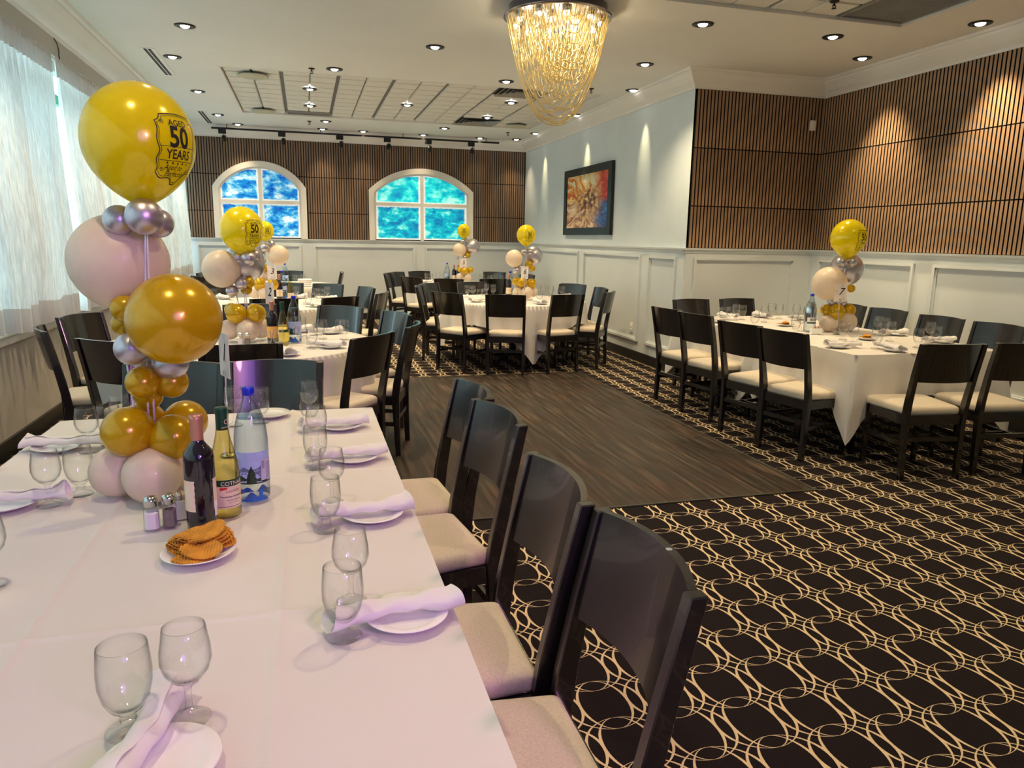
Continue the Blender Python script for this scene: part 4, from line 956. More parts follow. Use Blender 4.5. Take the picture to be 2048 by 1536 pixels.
def place_glass(k, x, y, label, group, z=TT + 0.0008):
    if not used[k]:
        used[k] = True; o = GL[k]; o.location = (x, y, z); o['label'] = label; o['group'] = group
    else: dup(GL[k], (x, y, z), None, label, group)
GP = {1: [('b', 0.045, 1.296, 'in front of the nearest right-hand plate'), ('w', 0.067, 1.43, 'behind the goblet at the nearest right-hand plate'), ('b', 0.028, 1.826, 'left of the second right-hand plate'), ('w', 0.05, 2.041, 'behind the goblet of the second right-hand plate'),
          ('b', 0.01, 2.374, 'left of the third right-hand plate'), ('w', 0.017, 2.60, 'behind the goblet of the third right-hand plate'), ('b', -0.005, 2.93, 'left of the farthest right-hand plate'), ('w', -0.004, 3.06, 'far right corner'),
          ('w', -0.291, 3.00, 'far end, left of the blue cap'), ('b', -0.195, 3.03, 'far end, right of the blue cap'), ('w', -0.674, 2.907, 'left of the gold base balloons'), ('b', -0.60, 3.03, 'just left of the gold base balloons, farthest'),
          ('w', -0.738, 2.722, 'over the far left-hand napkin'), ('b', -0.69, 2.81, 'behind the far left-hand wine glass'), ('w', -0.702, 2.185, 'over the nearer left-hand napkin'), ('b', -0.645, 2.265, 'behind the nearer left-hand napkin'),
          ('b', -0.281, 1.100, 'nearest the camera, left one'), ('w', -0.197, 1.107, 'nearest the camera, right one'), ('w', -0.665, 1.679, 'cut by the left edge of the picture')],
      2: [('b', -0.262, 4.874), ('w', -0.182, 4.871), ('b', 0.024, 5.057), ('w', 0.074, 5.192), ('b', 0.102, 5.527), ('w', 0.225, 5.373), ('b', 0.255, 5.476), ('b', -0.05, 5.72), ('w', -0.115, 5.62)],
      3: [('b', 0.016, 8.106), ('w', 0.055, 8.161), ('w', 0.112, 8.658), ('b', 0.176, 8.789), ('w', 0.236, 8.925), ('w', -0.115, 9.028), ('w', -1.039, 8.612), ('b', -0.993, 8.832), ('b', -0.718, 7.95)],
      4: [('w', -0.16, 11.75), ('b', -0.10, 11.85), ('w', -0.05, 11.95), ('b', -0.03, 12.1)],
      5: [('w', 1.949, 12.361), ('b', 2.062, 12.6), ('w', 2.191, 12.6), ('b', 2.348, 12.8), ('w', 2.352, 11.599), ('w', 2.808, 12.3), ('b', 2.955, 12.5), ('w', 2.861, 11.635), ('b', 3.08, 12.277), ('w', 3.17, 12.405), ('b', 3.206, 12.20)],
      6: [('b', 2.029, 9.459), ('w', 2.03, 9.123), ('b', 2.017, 8.7), ('w', 2.045, 8.567), ('w', 2.305, 9.535), ('b', 2.414, 9.60), ('b', 2.412, 8.519), ('w', 2.598, 8.135), ('w', 3.04, 9.37), ('b', 3.119, 9.28), ('w', 2.876, 8.379), ('b', 3.238, 9.155)],
      7: [('b', 3.816, 6.186), ('w', 3.82, 6.074), ('w', 4.037, 6.322), ('b', 4.143, 6.373), ('b', 3.881, 5.766), ('w', 4.236, 6.142), ('w', 4.491, 6.402), ('b', 4.594, 6.417), ('w', 4.664, 6.242), ('b', 4.72, 6.147), ('b', 3.942, 5.267), ('w', 4.135, 5.45),
          ('w', 4.615, 5.092), ('b', 4.70, 5.107), ('b', 3.982, 4.391), ('w', 4.412, 4.728), ('b', 4.359, 4.396), ('w', 4.721, 4.654), ('b', 4.626, 4.50), ('b', 4.087, 4.864), ('w', 3.896, 4.532)]}
TN = {1: 'foreground table', 2: 'near round table', 3: 'middle round table', 4: 'far left round table', 5: 'far right round table', 6: 'central round table', 7: 'right-hand long table'}
for T, L_ in GP.items():
    for k in 'wb':
        items = [g for g in L_ if g[0] == k]; order = sorted(items, key=lambda g: px_of(g[1], g[2]))
        for g in items:
            x, y = g[1], g[2]
            if T in CT: x, y = clamp_round(x, y, T, 0.05)
            if T == 1: lab = '%s on the foreground table, %s' % (GN[k], g[3])
            else:
                lab = '%s on the %s, %s' % (GN[k], TN[T], ordinal(order.index(g), len(order)))
                if len(order) == 1: lab = 'only %s seen on the %s' % (GN[k], TN[T])
            place_glass(k, x, y, lab, 'glasses on the ' + TN[T], TT + (0.0055 if (T == 1 and y < 2.02) or (T == 7 and y < 5.42) else 0.001))
# plates and napkins
PL0 = [None]; NK0 = [None]
def napkin_mesh(seed):
    rnd = random.Random(seed); a, b, c = [rnd.uniform(-1, 1) for _ in range(3)]
    def fn(u, v):
        L_ = 0.250; ang = -pi / 2 + v * 2 * pi * 1.55; e = abs(2 * u - 1); r = (0.0165 + 0.0055 * v) * (0.92 + 0.30 * e ** 3)
        x = L_ * (u - 0.5) * (1 - 0.05 * v) + 0.050 * (0.5 - abs(v - 0.62) * 1.5) * (1 if u > 0.5 else -0.6) * e ** 4
        y = r * cos(ang) * 1.6 * (1 - 0.18 * sin(pi * u)) + 0.006 * sin(u * 7 + a); z = r * sin(ang) * 0.80 * (0.85 + 0.25 * e) + 0.017 + 0.0022 * sin(u * 23 + v * 9 + b) + 0.0016 * sin(v * 31 + c + u * 11)
        if e > 0.82: z += 0.006 * (e - 0.82) / 0.18 * sin(v * 9 + a)
        return (x, y, max(z, 0.0005))
    mb = MB().grid(fn, 26, 40); me = mb.mesh('napkin_roll'); me.materials.append(M['napkin']); return me
NM = [napkin_mesh(s) for s in range(4)]
def plate(x, y, lab, group, z):
    if PL0[0] is None:
        o = obj('side_plate', MB().lathe([(0.0, 0.003), (0.045, 0.003), (0.048, 0.0), (0.052, 0.0), (0.056, 0.004), (0.080, 0.0125), (0.0825, 0.0145), (0.081, 0.0158), (0.056, 0.0075), (0.048, 0.0062), (0.0, 0.0060)], 48), 'china', None, (x, y, z)); tag(o, lab, 'plate', group); PL0[0] = o
    else:
        o = PL0[0].copy(); COL.objects.link(o); o.location = (x, y, z); o['label'] = lab; o['group'] = group
def napkin(x, y, rz, lab, group, z, i):
    o = bpy.data.objects.new('napkin_roll', NM[i % 4]); COL.objects.link(o); o.location = (x, y, z); o.rotation_euler = (0, 0, rz); tag(o, lab, 'napkin', group)
PP = {1: [(0.168, 1.335, 'nearest on the right side'), (0.150, 1.893, 'second on the right side'), (0.135, 2.445, 'third on the right side'), (0.110, 2.882, 'farthest on the right side'), (-0.850, 2.785, 'far one on the left side'), (-0.815, 2.205, 'nearer one on the left side'), (-0.221, 1.000, 'nearest the camera at the bottom left'), (-0.166, 3.145, 'at the far end, without a napkin')],
      2: [(0.151, 5.086, 'right front, below the wide blue chair back'), (0.170, 5.852, 'right rear, under the blue chair back'), (-0.048, 5.978, 'just right of its bottles, far side'), (-0.132, 4.80, 'near edge, partly behind the black chair')],
      3: [(-0.066, 9.25, 'far side, right of its bottles'), (0.113, 8.10, 'right front, pale blue'), (0.25, 9.00, 'right rear'), (-0.931, 9.2, 'left rear')],
      5: [(1.911, 12.45, 'left, beside the glasses'), (3.10, 12.60, 'right rear, before the back-wall chair'), (2.1, 11.5, 'near left')],
      6: [(1.80, 9.10, 'left, highest in view'), (1.950, 8.60, 'left front, big loose roll'), (2.66, 8.25, 'near right, beside the cream balloon'), (3.26, 9.15, 'far right, above the near chair back')],
      7: [(3.744, 4.499, 'near left corner'), (4.041, 4.275, 'middle of the near end'), (4.79, 5.059, 'wall side, between glasses'), (4.80, 4.61, 'wall side, nearest the right'), (3.76, 6.20, 'far left corner'), (4.10, 6.60, 'far end, left'), (4.50, 6.60, 'far end, middle'), (4.80, 6.30, 'far right, beside the bottle')]}
n_ = 0
for T, L_ in PP.items():
    for (x, y, s) in L_:
        z = TT + (0.0055 if (T == 1 and y < 2.02) or (T == 7 and y < 5.42) else 0.001)
        if T in CT:
            x, y = clamp_round(x, y, T, 0.09); cx, cy = CT[T]; a = atan2(cy - y, cx - x)
        elif T == 1: a = {'nearest the camera at the bottom left': radians(78)}.get(s, pi if x > 0 else 0)
        else: a = radians(90) if y < 4.4 else radians(-90) if y > 6.5 else (0 if x < 4.2 else pi)
        plate(x, y, 'white side plate on the %s, %s' % (TN[T], s), 'side plates on the ' + TN[T], z)
        if 'without' not in s:
            off = 0.035 if T != 1 else 0.020; jit = radians([4, -6, 3, 8, -4][n_ % 5])
            if T == 1 and x > 0: jit = radians(9)
            if T == 7 and x < 3.8 and y < 5: jit = radians(-8)
            if s.startswith('nearest the camera'): off = 0.0; x, y = -0.250, 1.045; jit = 0.0
            napkin(x + off * cos(a), y + off * sin(a), a + jit, 'white napkin roll on the %s, %s' % (TN[T], s), 'napkins on the ' + TN[T], z + 0.0125, n_)
        n_ += 1
# napkins folded flat in a stack on the far left round table
for i in range(4):
    fb = MB().rbox(-0.10, 0.10, -0.085, 0.085, 0, 0.026, 0.011)
    tag(obj('folded_napkin', fb, 'napkin', None, (-0.02 + 0.004 * (i % 2), 11.42, TT + 0.001 + 0.0275 * i)), 'cream folded napkin on the far left round table, %s of the stack' % ['bottom', 'second from bottom', 'third from bottom', 'top'][i], 'napkin', 'stack of folded napkins')

# waffle crisps ------------------------------------------------------------
def wafer_mesh(seed):
    rnd = random.Random(seed); bend = rnd.uniform(-0.004, 0.006); n, m = 40, 12; vs = []; fs = []
    for s in (1, -1):
        for i in range(m + 1):
            for j in range(n):
                a = 2 * pi * j / n; r = i / m; x = 0.047 * r * cos(a); y = 0.030 * r * sin(a) * (1 + 0.03 * sin(5 * a + seed))
                z = s * 0.0013 + 0.0011 * sin(x * 950) + (0.0006 * sin(y * 900) if s > 0 else 0) + bend * (r * cos(a)) ** 2 + 0.003 * sin(a * 2) * r * r
                vs.append((x, y, z))
    o2 = (m + 1) * n
    for k in (0, o2):
        for i in range(m):
            for j in range(n): q = (k + i * n + j, k + i * n + (j + 1) % n, k + (i + 1) * n + (j + 1) % n, k + (i + 1) * n + j); fs.append(q if k else tuple(reversed(q)))
    for j in range(n): a, b = m * n + j, m * n + (j + 1) % n; fs.append((a, b, b + o2, a + o2))
    mb = MB(); mb.add(vs, fs, True); me = mb.mesh('waffle_crisp'); me.materials.append(M['wafer']); return me
WM = [wafer_mesh(s) for s in range(3)]
LAY = ['lowest', 'second from below', 'third from below', 'middle layer', 'third from top', 'second from top', 'topmost']
def wafer(x, y, z, rx, ry, rz, lab, group, i):
    o = bpy.data.objects.new('waffle_crisp', WM[i % 3]); COL.objects.link(o); o.location = (x, y, z); o.rotation_euler = (rx, ry, rz); tag(o, lab, 'waffle', group)
wx, wy, wz = -0.264, 1.738, TT + 0.0055
plate(wx, wy, 'small white plate heaped with orange waffle crisps in front of the dark bottle', 'waffle plates', wz)
for i in range(7):
    wafer(wx - 0.028 + 0.0035 * i, wy + 0.006 + 0.002 * i, wz + 0.014 + 0.0054 * i, 0.10, 0.20 - 0.03 * i, radians(-20 + 8 * i), 'orange waffle crisp in the left fan of the foreground heap, %s' % LAY[i], 'waffles of the left fan', i)
for i in range(5):
    wafer(wx + 0.036 - 0.004 * i, wy + 0.012 - 0.001 * i, wz + 0.022 + 0.0072 * i, 0.04, -0.05 - 0.05 * i, radians(12 + 7 * i), 'orange waffle crisp in the right pile of the foreground heap, %s' % (LAY[i] if i < 4 else 'topmost'), 'waffles of the right pile', i + 1)
wafer(wx + 0.012, wy - 0.040, wz + 0.030, 0.34, 0.05, radians(-4), 'orange waffle crisp lying in front on the foreground heap, facing the camera', 'front waffle', 2)
wafer(wx - 0.004, wy - 0.050, wz + 0.018, 0.12, 0.02, radians(6), 'lowest orange waffle crisp at the front rim of the foreground plate', 'front waffle', 1)
for (x, y, s) in ((4.26, 5.84, 'farther'), (4.31, 4.86, 'nearer')):
    z = TT + (0.0055 if y < 5.42 else 0.001)
    plate(x, y, 'white plate of waffle crisps on the right-hand long table, %s one' % s, 'waffle plates', z)
    for i in range(4): wafer(x - 0.02 + 0.012 * i, y + 0.004 * i, z + 0.013 + 0.005 * i, 0.05, 0.1 - 0.05 * i, 0.5 * i - 0.6, 'orange waffle crisp, %s on the %s waffle plate of the right-hand long table' % (['lowest left one', 'second from left', 'third from left', 'top right one'][i], s), 'waffles on the %s plate of the right-hand long table' % s, i)

# bottles --------------------------------------------------------------------
def cyl(vs, r, a0=0.0, z0=0.0):
    """wrap flat (x, y) onto a cylinder; angle 0 faces -Y"""
    return [Vector((r * sin(v[0] / r + a0), -r * cos(v[0] / r + a0), v[1] + z0)) for v in vs]
def poly_geo(pts, cuts=3):
    bm = bmesh.new(); bm.faces.new([bm.verts.new((p[0], p[1], 0)) for p in pts]); bmesh.ops.triangulate(bm, faces=bm.faces[:])
    bmesh.ops.subdivide_edges(bm, edges=bm.edges[:], cuts=cuts, use_grid_fill=True); bm.verts.index_update()
    r = [v.co.copy() for v in bm.verts], [tuple(v.index for v in f.verts) for f in bm.faces]; bm.free(); return r
def patch(r, a0, a1, z0, z1, n=24, wob=0.0):
    def fn(u, v):
        a = a0 + (a1 - a0) * u
        if wob and u in (0, 1): a += wob * sin(v * 31 + u * 3)
        return (r * sin(a), -r * cos(a), z0 + (z1 - z0) * v)
    return MB().grid(fn, n, 10 if wob else 2)
def wrap_text(parent, name, body, size, r, a0, z, mt, bold=0.0, shear=0.0, spacing=1.0):
    vs, fs = text_geo(body, size, bold, shear, cuts=1, spacing=spacing); return obj(name, MB().add(cyl(vs, r, a0, z), fs), mt, parent)
def red_bottle(x, y, z, lab, group, label_mat='paper', full=False, rz=0.0, detail=True):
    t = thing('wine_bottle', lab, 'bottle', (x, y, z), rz, group)
    obj('bottle_body', MB().lathe([(0.0, 0.0), (0.033, 0.0), (0.0365, 0.004), (0.037, 0.03), (0.037, 0.185), (0.034, 0.203), (0.022, 0.219), (0.0155, 0.229), (0.0142, 0.24), (0.0142, 0.294), (0, 0.294)], 32), 'wine', t)
    obj('capsule', MB().lathe([(0.0150, 0.232), (0.0152, 0.272), (0.0158, 0.276), (0.0164, 0.279), (0.0164, 0.287), (0.0160, 0.297), (0.0, 0.2975)], 24), 'capsule', t)
    if full: obj('paper_label', patch(0.0376, -1.2, 1.2, 0.045, 0.125), label_mat, t)
    else:
        obj('paper_label', patch(0.0376, radians(50), radians(338), 0.055, 0.135, 40, 0.05), label_mat, t)
        obj('neck_sticker', patch(0.0379, radians(52), radians(72), 0.035, 0.075, 6), 'paper_w', t)
    return t
rb = red_bottle(-0.276, 1.915, TT + 0.0055, 'dark red wine bottle with rose-gold capsule, beside the salt shakers on the foreground table', 'wine bottles', rz=radians(8))
def white_bottle(x, y, z, lab, rz=0.0, label='paper', band='green_caps', text=True):
    t = thing('wine_bottle', lab, 'bottle', (x, y, z), rz, 'wine bottles')
    obj('bottle_body', MB().lathe([(0.0, 0.0), (0.033, 0.0), (0.0370, 0.004), (0.0375, 0.02), (0.0375, 0.118), (0.035, 0.145), (0.028, 0.178), (0.020, 0.21), (0.0155, 0.235), (0.0140, 0.25), (0.0140, 0.288), (0, 0.288)], 32), 'white_wine', t)
    obj('capsule', MB().lathe([(0.0148, 0.236), (0.0148, 0.276), (0.0160, 0.279), (0.0160, 0.292), (0.0150, 0.295), (0.0, 0.2955)], 24), 'green_caps', t)
    p = obj('paper_label', patch(0.0380, -1.15, 1.15, 0.030, 0.108, 30), label, t)
    obj('label_band', patch(0.0383, -1.15, 1.15, 0.090, 0.108, 30), band, t)
    if text:
        wrap_text(p, 'lettering', 'COTNARI', 0.0150, 0.0387, 0.0, 0.0975, 'paper', 0.01)
        wrap_text(p, 'lettering', 'Lacrima', 0.0125, 0.0384, -0.05, 0.077, 'capsule', 0.01, 0.4)
        wrap_text(p, 'lettering', 'Tamaioasa Romaneasca', 0.0078, 0.0384, 0.0, 0.062, 'ink', 0.01)
        wrap_text(p, 'lettering', 'VIN ALB DEMIDULCE', 0.0042, 0.0384, 0.0, 0.052, 'ink')
        wrap_text(p, 'lettering', 'ALC. 11.5% VOL', 0.0040, 0.0384, 0.0, 0.045, 'ink')
        obj('label_line', patch(0.0384, -1.1, 1.1, 0.034, 0.0352, 24), 'ink', p)
        vs, fs = poly_geo([(-0.036, 0.088), (-0.014, 0.088), (-0.020, 0.082), (-0.036, 0.079)], 2); obj('red_flag', MB().add(cyl(vs, 0.0384), fs), 'red_lab', p)
        wrap_text(t, 'capsule_lettering', 'COTNARI', 0.0062, 0.0152, 0.25, 0.243, 'paper', 0.01)
        ring = MB(); rv = [(0.0062 * cos(a), 0.258 + 0.0062 * sin(a)) for a in [2 * pi * i / 24 for i in range(24)]] + [(0.0048 * cos(a), 0.258 + 0.0048 * sin(a)) for a in [2 * pi * i / 24 for i in range(24)]]
        ring.add(cyl(rv, 0.0152, 0.25), [(i, (i + 1) % 24, 24 + (i + 1) % 24, 24 + i) for i in range(24)]); obj('capsule_crest', ring, 'paper', t)
    return t
white_bottle(-0.226, 1.995, TT + 0.0055, 'white wine bottle with green capsule and cream label reading COTNARI on the foreground table', radians(38))
def water_bottle(x, y, z, lab, rz=0.0):
    t = thing('water_bottle', lab, 'bottle', (x, y, z), rz, 'clear water bottles with blue caps')
    obj('bottle_body', MB().lathe([(0.0, 0.006), (0.030, 0.0), (0.040, 0.004), (0.0455, 0.014), (0.0460, 0.04), (0.0460, 0.15), (0.0455, 0.18), (0.042, 0.215), (0.033, 0.250), (0.022, 0.278), (0.0150, 0.295), (0.0140, 0.308)], 40), 'glass2', t)
    obj('water_line', MB().lathe([(0.0, 0.2405), (0.0345, 0.2405), (0.0352, 0.243), (0.0340, 0.2455), (0.0, 0.2455)], 32), 'glass2', t)
    obj('bottle_cap', MB().lathe([(0.0150, 0.304), (0.0165, 0.305), (0.0165, 0.324), (0.0150, 0.327), (0.0, 0.327)], 24), 'blue_cap', t)
    # moulded waves in the base
    def wv(u, v):
        a = 2 * pi * u; h = 0.020 + 0.009 * sin(3 * a) + 0.006 * sin(7 * a + 1); zz = 0.006 + (h - 0.006) * v; return (0.0446 * cos(a), 0.0446 * sin(a), zz)
    obj('base_wave', MB().grid(wv, 72, 3, True), 'blue_wave', t)
    for a0 in (0.35,):
        vs, fs = poly_geo([(-0.006, 0.012), (0.004, 0.010), (0.010, 0.020), (0.012, 0.034), (0.006, 0.041), (-0.002, 0.036), (0.004, 0.034), (0.006, 0.028), (0.0, 0.022)], 1); obj('base_wave', MB().add(cyl(vs, 0.0463, a0), fs), 'blue_wave', t)
    R_ = 0.0464
    L0 = obj('paper_label', patch(R_, -1.45, 1.75, 0.060, 0.150, 40), 'sky', t)
    def hill(pts, off, mt, nm, cuts=3):
        vs, fs = poly_geo(pts, cuts); return obj(nm, MB().add(cyl(vs, R_ + off), fs), mt, L0)
    hill([(-0.064, 0.060), (0.046, 0.060), (0.046, 0.105), (0.030, 0.116), (0.016, 0.104), (-0.004, 0.098), (-0.024, 0.108), (-0.044, 0.092), (-0.064, 0.100)], 0.0003, 'mount', 'printed_hills')
    hill([(-0.064, 0.060), (0.046, 0.060), (0.046, 0.078), (0.020, 0.074), (-0.010, 0.070), (-0.030, 0.082), (-0.064, 0.076)], 0.0006, 'forest', 'printed_forest')
    tree = [(-0.018, 0.060), (0.012, 0.060), (0.009, 0.070), (0.012, 0.071), (0.007, 0.081), (0.009, 0.082), (0.004, 0.092), (0.006, 0.093), (0.0, 0.104), (-0.003, 0.112), (-0.006, 0.104), (-0.012, 0.093), (-0.010, 0.092), (-0.015, 0.082), (-0.013, 0.081), (-0.018, 0.071), (-0.015, 0.070)]
    hill(tree, 0.0010, 'forest', 'printed_tree', 2)
    obj('label_panel', patch(R_ + 0.0012, 0.50, 1.35, 0.066, 0.126, 16), 'lav', L0)
    for i in range(9): obj('label_text_line', patch(R_ + 0.0016, 0.85, 1.28, 0.070 + i * 0.0055, 0.0715 + i * 0.0055, 10), 'ink_blue', L0)
    for i in range(8): obj('barcode_bar', patch(R_ + 0.0016, 0.56 + i * 0.026, 0.568 + i * 0.026, 0.100, 0.122, 1), 'ink_blue', L0)
    obj('label_strip', patch(R_ + 0.0004, -1.45, 1.75, 0.0585, 0.0615, 40), 'ink', L0)
    obj('label_panel', patch(R_ + 0.0012, -1.35, -0.75, 0.092, 0.132, 12), 'lav', L0)
    return t
M['sky'] = mat('printed_sky', (0.40, 0.52, 0.86), 0.35, var=(30, 0.12, (1, 1, 1)))
M['mount'] = mat('printed_mountains', (0.13, 0.17, 0.33), 0.4, var=(60, 0.3, (1, 1, 1)))
M['forest'] = mat('printed_forest_green', (0.012, 0.040, 0.022), 0.4, var=(250, 0.8, (1, 1, 1)))
M['ink_blue'] = mat('navy_print', (0.05, 0.05, 0.20), 0.5, var=(30, 0.1, (1, 1, 1)))
wb = water_bottle(-0.166, 2.12, TT + 0.001, 'tall clear water bottle with blue cap and forest picture label on the foreground table', radians(4))
dup(wb, (-0.090, 5.373, TT + 0.001), radians(-25), 'clear water bottle with blue cap on the near round table')
dup(wb, (-0.27, 9.20, TT + 0.001), radians(40), 'clear water bottle with blue cap on the middle round table')
dup(wb, (2.33, 12.50, TT + 0.001), radians(10), 'clear water bottle left of the wine on the far right round table')
dup(wb, (2.60, 9.42, TT + 0.001), radians(60), 'blue-capped water bottle behind the red wine on the central round table')
dup(wb, (-0.30, 11.70, TT + 0.001), radians(20), 'blue-capped water bottle on the far left round table')
red_bottle(-0.236, 5.31, TT + 0.001, 'dark wine bottle with peach capsule and orange label on the near round table', 'wine bottles', 'orange_lab', True)
r3 = red_bottle(-0.30, 8.95, TT + 0.001, 'dark wine bottle with peach capsule on the middle round table', 'wine bottles', 'paper', True)
dup(r3, (2.43, 12.40, TT + 0.001), 0, 'dark wine bottle, the left of two beside the water on the far right round table')
dup(r3, (2.49, 12.36, TT + 0.001), 0, 'dark wine bottle, the right of two, touching the gold balloons')
dup(r3, (2.535, 9.25, TT + 0.001), radians(-10), 'dark wine bottle before the blue cap on the central round table')
white_bottle(-0.165, 5.256, TT + 0.001, 'green-shouldered white wine bottle with yellow label on the near round table', radians(20), 'yellow_lab', 'green_caps', False)
white_bottle(-0.173, 8.66, TT + 0.001, 'white wine bottle with cream label on the middle round table', radians(10), 'paper', 'paper', False)
white_bottle(2.67, 9.18, TT + 0.001, 'white wine bottle with green capsule among the gold balloons of the central round table', 0, 'paper', 'green_caps', False)
# foil-topped mineral water bottle on the right-hand long table
t = thing('water_bottle', 'large silvery mineral water bottle reading BORSEC beside the balloons of the right-hand long table', 'bottle', (4.18, 5.40, TT + 0.0055), radians(20))
obj('bottle_body', MB().lathe([(0.0, 0.0), (0.040, 0.0), (0.047, 0.006), (0.0475, 0.03), (0.0475, 0.15), (0.046, 0.185), (0.038, 0.225), (0.024, 0.262), (0.015, 0.285), (0.0145, 0.31), (0.0, 0.31)], 36), 'glass2', t)
obj('foil_sleeve', MB().lathe([(0.0482, 0.085), (0.0482, 0.15), (0.0468, 0.186), (0.0385, 0.228), (0.030, 0.248)], 36), 'steel', t)
lb = obj('paper_label', patch(0.0486, -1.5, 1.5, 0.075, 0.122, 30), 'paper_w', t); wrap_text(lb, 'lettering', 'BORSEC', 0.026, 0.0492, 0.0, 0.103, 'ink', 0.02)
obj('label_strip', patch(0.0488, -1.5, 1.5, 0.070, 0.083, 30), 'forest', t)
obj('bottle_cap', MB().lathe([(0.016, 0.302), (0.0165, 0.322), (0.0, 0.325)], 20), 'blue_cap', t)

# shakers and packet holders
def shaker(x, y, z, fill, lab, rz=0.0):
    t = thing('shaker', lab, 'shaker', (x, y, z), rz, 'salt and pepper shakers')
    def body(sc, z0, z1, zt):
        bm_ = MB(); a, c = 0.0185 * sc, 0.011 * sc; pts = [(a, -c), (a, c), (c, a), (-c, a), (-a, c), (-a, -c), (-c, -a), (c, -a)]; b = 0.0125 * sc
        ring = lambda k, z: [(p[0] * k, p[1] * k, z) for p in pts]
        vs = ring(0.96, z0) + ring(1, z0 + 0.002) + ring(0.97, z1) + ring(0.68, zt); fs = [tuple(reversed(range(8))), tuple(range(24, 32))]
        for i in range(3):
            for j in range(8): fs.append((i * 8 + j, i * 8 + (j + 1) % 8, (i + 1) * 8 + (j + 1) % 8, (i + 1) * 8 + j))
        return bm_.add(vs, fs)
    obj('shaker_body', body(1.0, 0.0, 0.052, 0.062), 'glass', t); obj('shaker_filling', body(0.88, 0.003, 0.044, 0.047), fill, t)
    obj('shaker_lid', MB().lathe([(0.0140, 0.060), (0.0165, 0.062), (0.0165, 0.072), (0.0175, 0.074), (0.0170, 0.078), (0.0125, 0.086), (0.0, 0.0885)], 24), 'steel', t)
zz = TT + 0.0055
shaker(-0.398, 1.935, zz, 'salt', 'glass salt shaker with steel lid, left of the pepper, in front of the cream balloon', radians(6))
shaker(-0.358, 1.945, zz, 'pepper', 'glass pepper shaker with steel lid, between the salt and the dark wine bottle', radians(10))
shaker(-0.445, 5.27, TT + 0.001, 'salt', 'glass salt shaker on the near round table, left one'); shaker(-0.400, 5.265, TT + 0.001, 'pepper', 'glass pepper shaker on the near round table, right one')
shaker(-0.486, 8.25, TT + 0.001, 'salt', 'glass shaker before the cream balloons of the middle round table'); shaker(2.60, 8.72, TT + 0.001, 'salt', 'glass shaker before the cream balloons of the central round table')
def holder(x, y, z, lab, rz=0.0):
    t = thing('packet_holder', lab, 'packet holder', (x, y, z), rz, 'white sugar packet holders')
    b = MB(); 
    for (p, q, r, s) in ((-0.042, 0.042, -0.026, -0.022), (-0.042, 0.042, 0.022, 0.026), (-0.042, -0.038, -0.022, 0.022), (0.038, 0.042, -0.022, 0.022)): b.box(p, q, r, s, 0, 0.050)
    b.box(-0.038, 0.038, -0.022, 0.022, 0, 0.004); obj('holder_box', b, 'china', t)
    for i in range(7): obj('packet', MB().box(-0.034 + i * 0.0096, -0.0325 + i * 0.0096, -0.018, 0.018, 0.006, 0.060 + 0.003 * (i % 3)), ['paper', 'paper_w', 'capsule'][i % 3], t)
holder(-0.325, 2.015, zz, 'small white packet holder behind the pepper shaker on the foreground table', radians(15))
holder(4.11, 5.22, zz, 'small white sugar packet holder left of the balloons on the right-hand long table', radians(-15))

# ---------------------------------------------------------------- number cards
def sign(x, y, z, n, rz, lab, hgt=0.275):
    t = thing('table_number_stand', lab, 'table number', (x, y, z), rz, 'table number cards')
    obj('stand_base', MB().lathe([(0.0, 0.0), (0.030, 0.0), (0.031, 0.002), (0.006, 0.006), (0.0, 0.006)], 24), 'steel', t)
    obj('stand_rod', MB().tube([(0, 0, 0.004), (0, 0, hgt)], 0.0025, 8), 'steel', t)
    obj('clip_ring', MB().tube([(0.010 * cos(a), -0.0035, hgt + 0.010 + 0.010 * sin(a)) for a in [2 * pi * i / 16 for i in range(17)]], 0.0014, 6, False), 'steel', t)
    c = obj('number_card', MB().box(-0.052, 0.052, -0.001, 0.001, hgt - 0.004, hgt + 0.144), 'marble', t)
    for s in (1, -1):
        vs, fs = text_geo(n, 0.085, 0.006, 0.30); o = MB().add([(s * v.x, -s * 0.0022, v.y + hgt + 0.078) for v in vs], fs); obj('card_numeral', o, 'ink', c)
sign(-0.272, 2.59, TT + 0.001, '1', radians(-68), 'white number card seen almost edge-on on a steel rod, foreground table')
sign(-0.245, 5.36, TT + 0.001, '2', radians(-55), 'number card reading 2 on a rod, narrow in view, above the dark bottle')
sign(-0.352, 8.45, TT + 0.001, '3', radians(-18), 'number card reading 3 on a rod at the middle left table')
sign(2.475, 11.85, TT + 0.001, '5', radians(-8), 'number card reading 5 on a rod at the far right round table')
sign(2.57, 8.66, TT + 0.001, '6', radians(-50), 'number card reading 6 on a rod at the table beyond the dance floor')
sign(4.300, 5.20, TT + 0.0055, '7', radians(-14), 'number card reading 7 on a rod at the right-hand table')

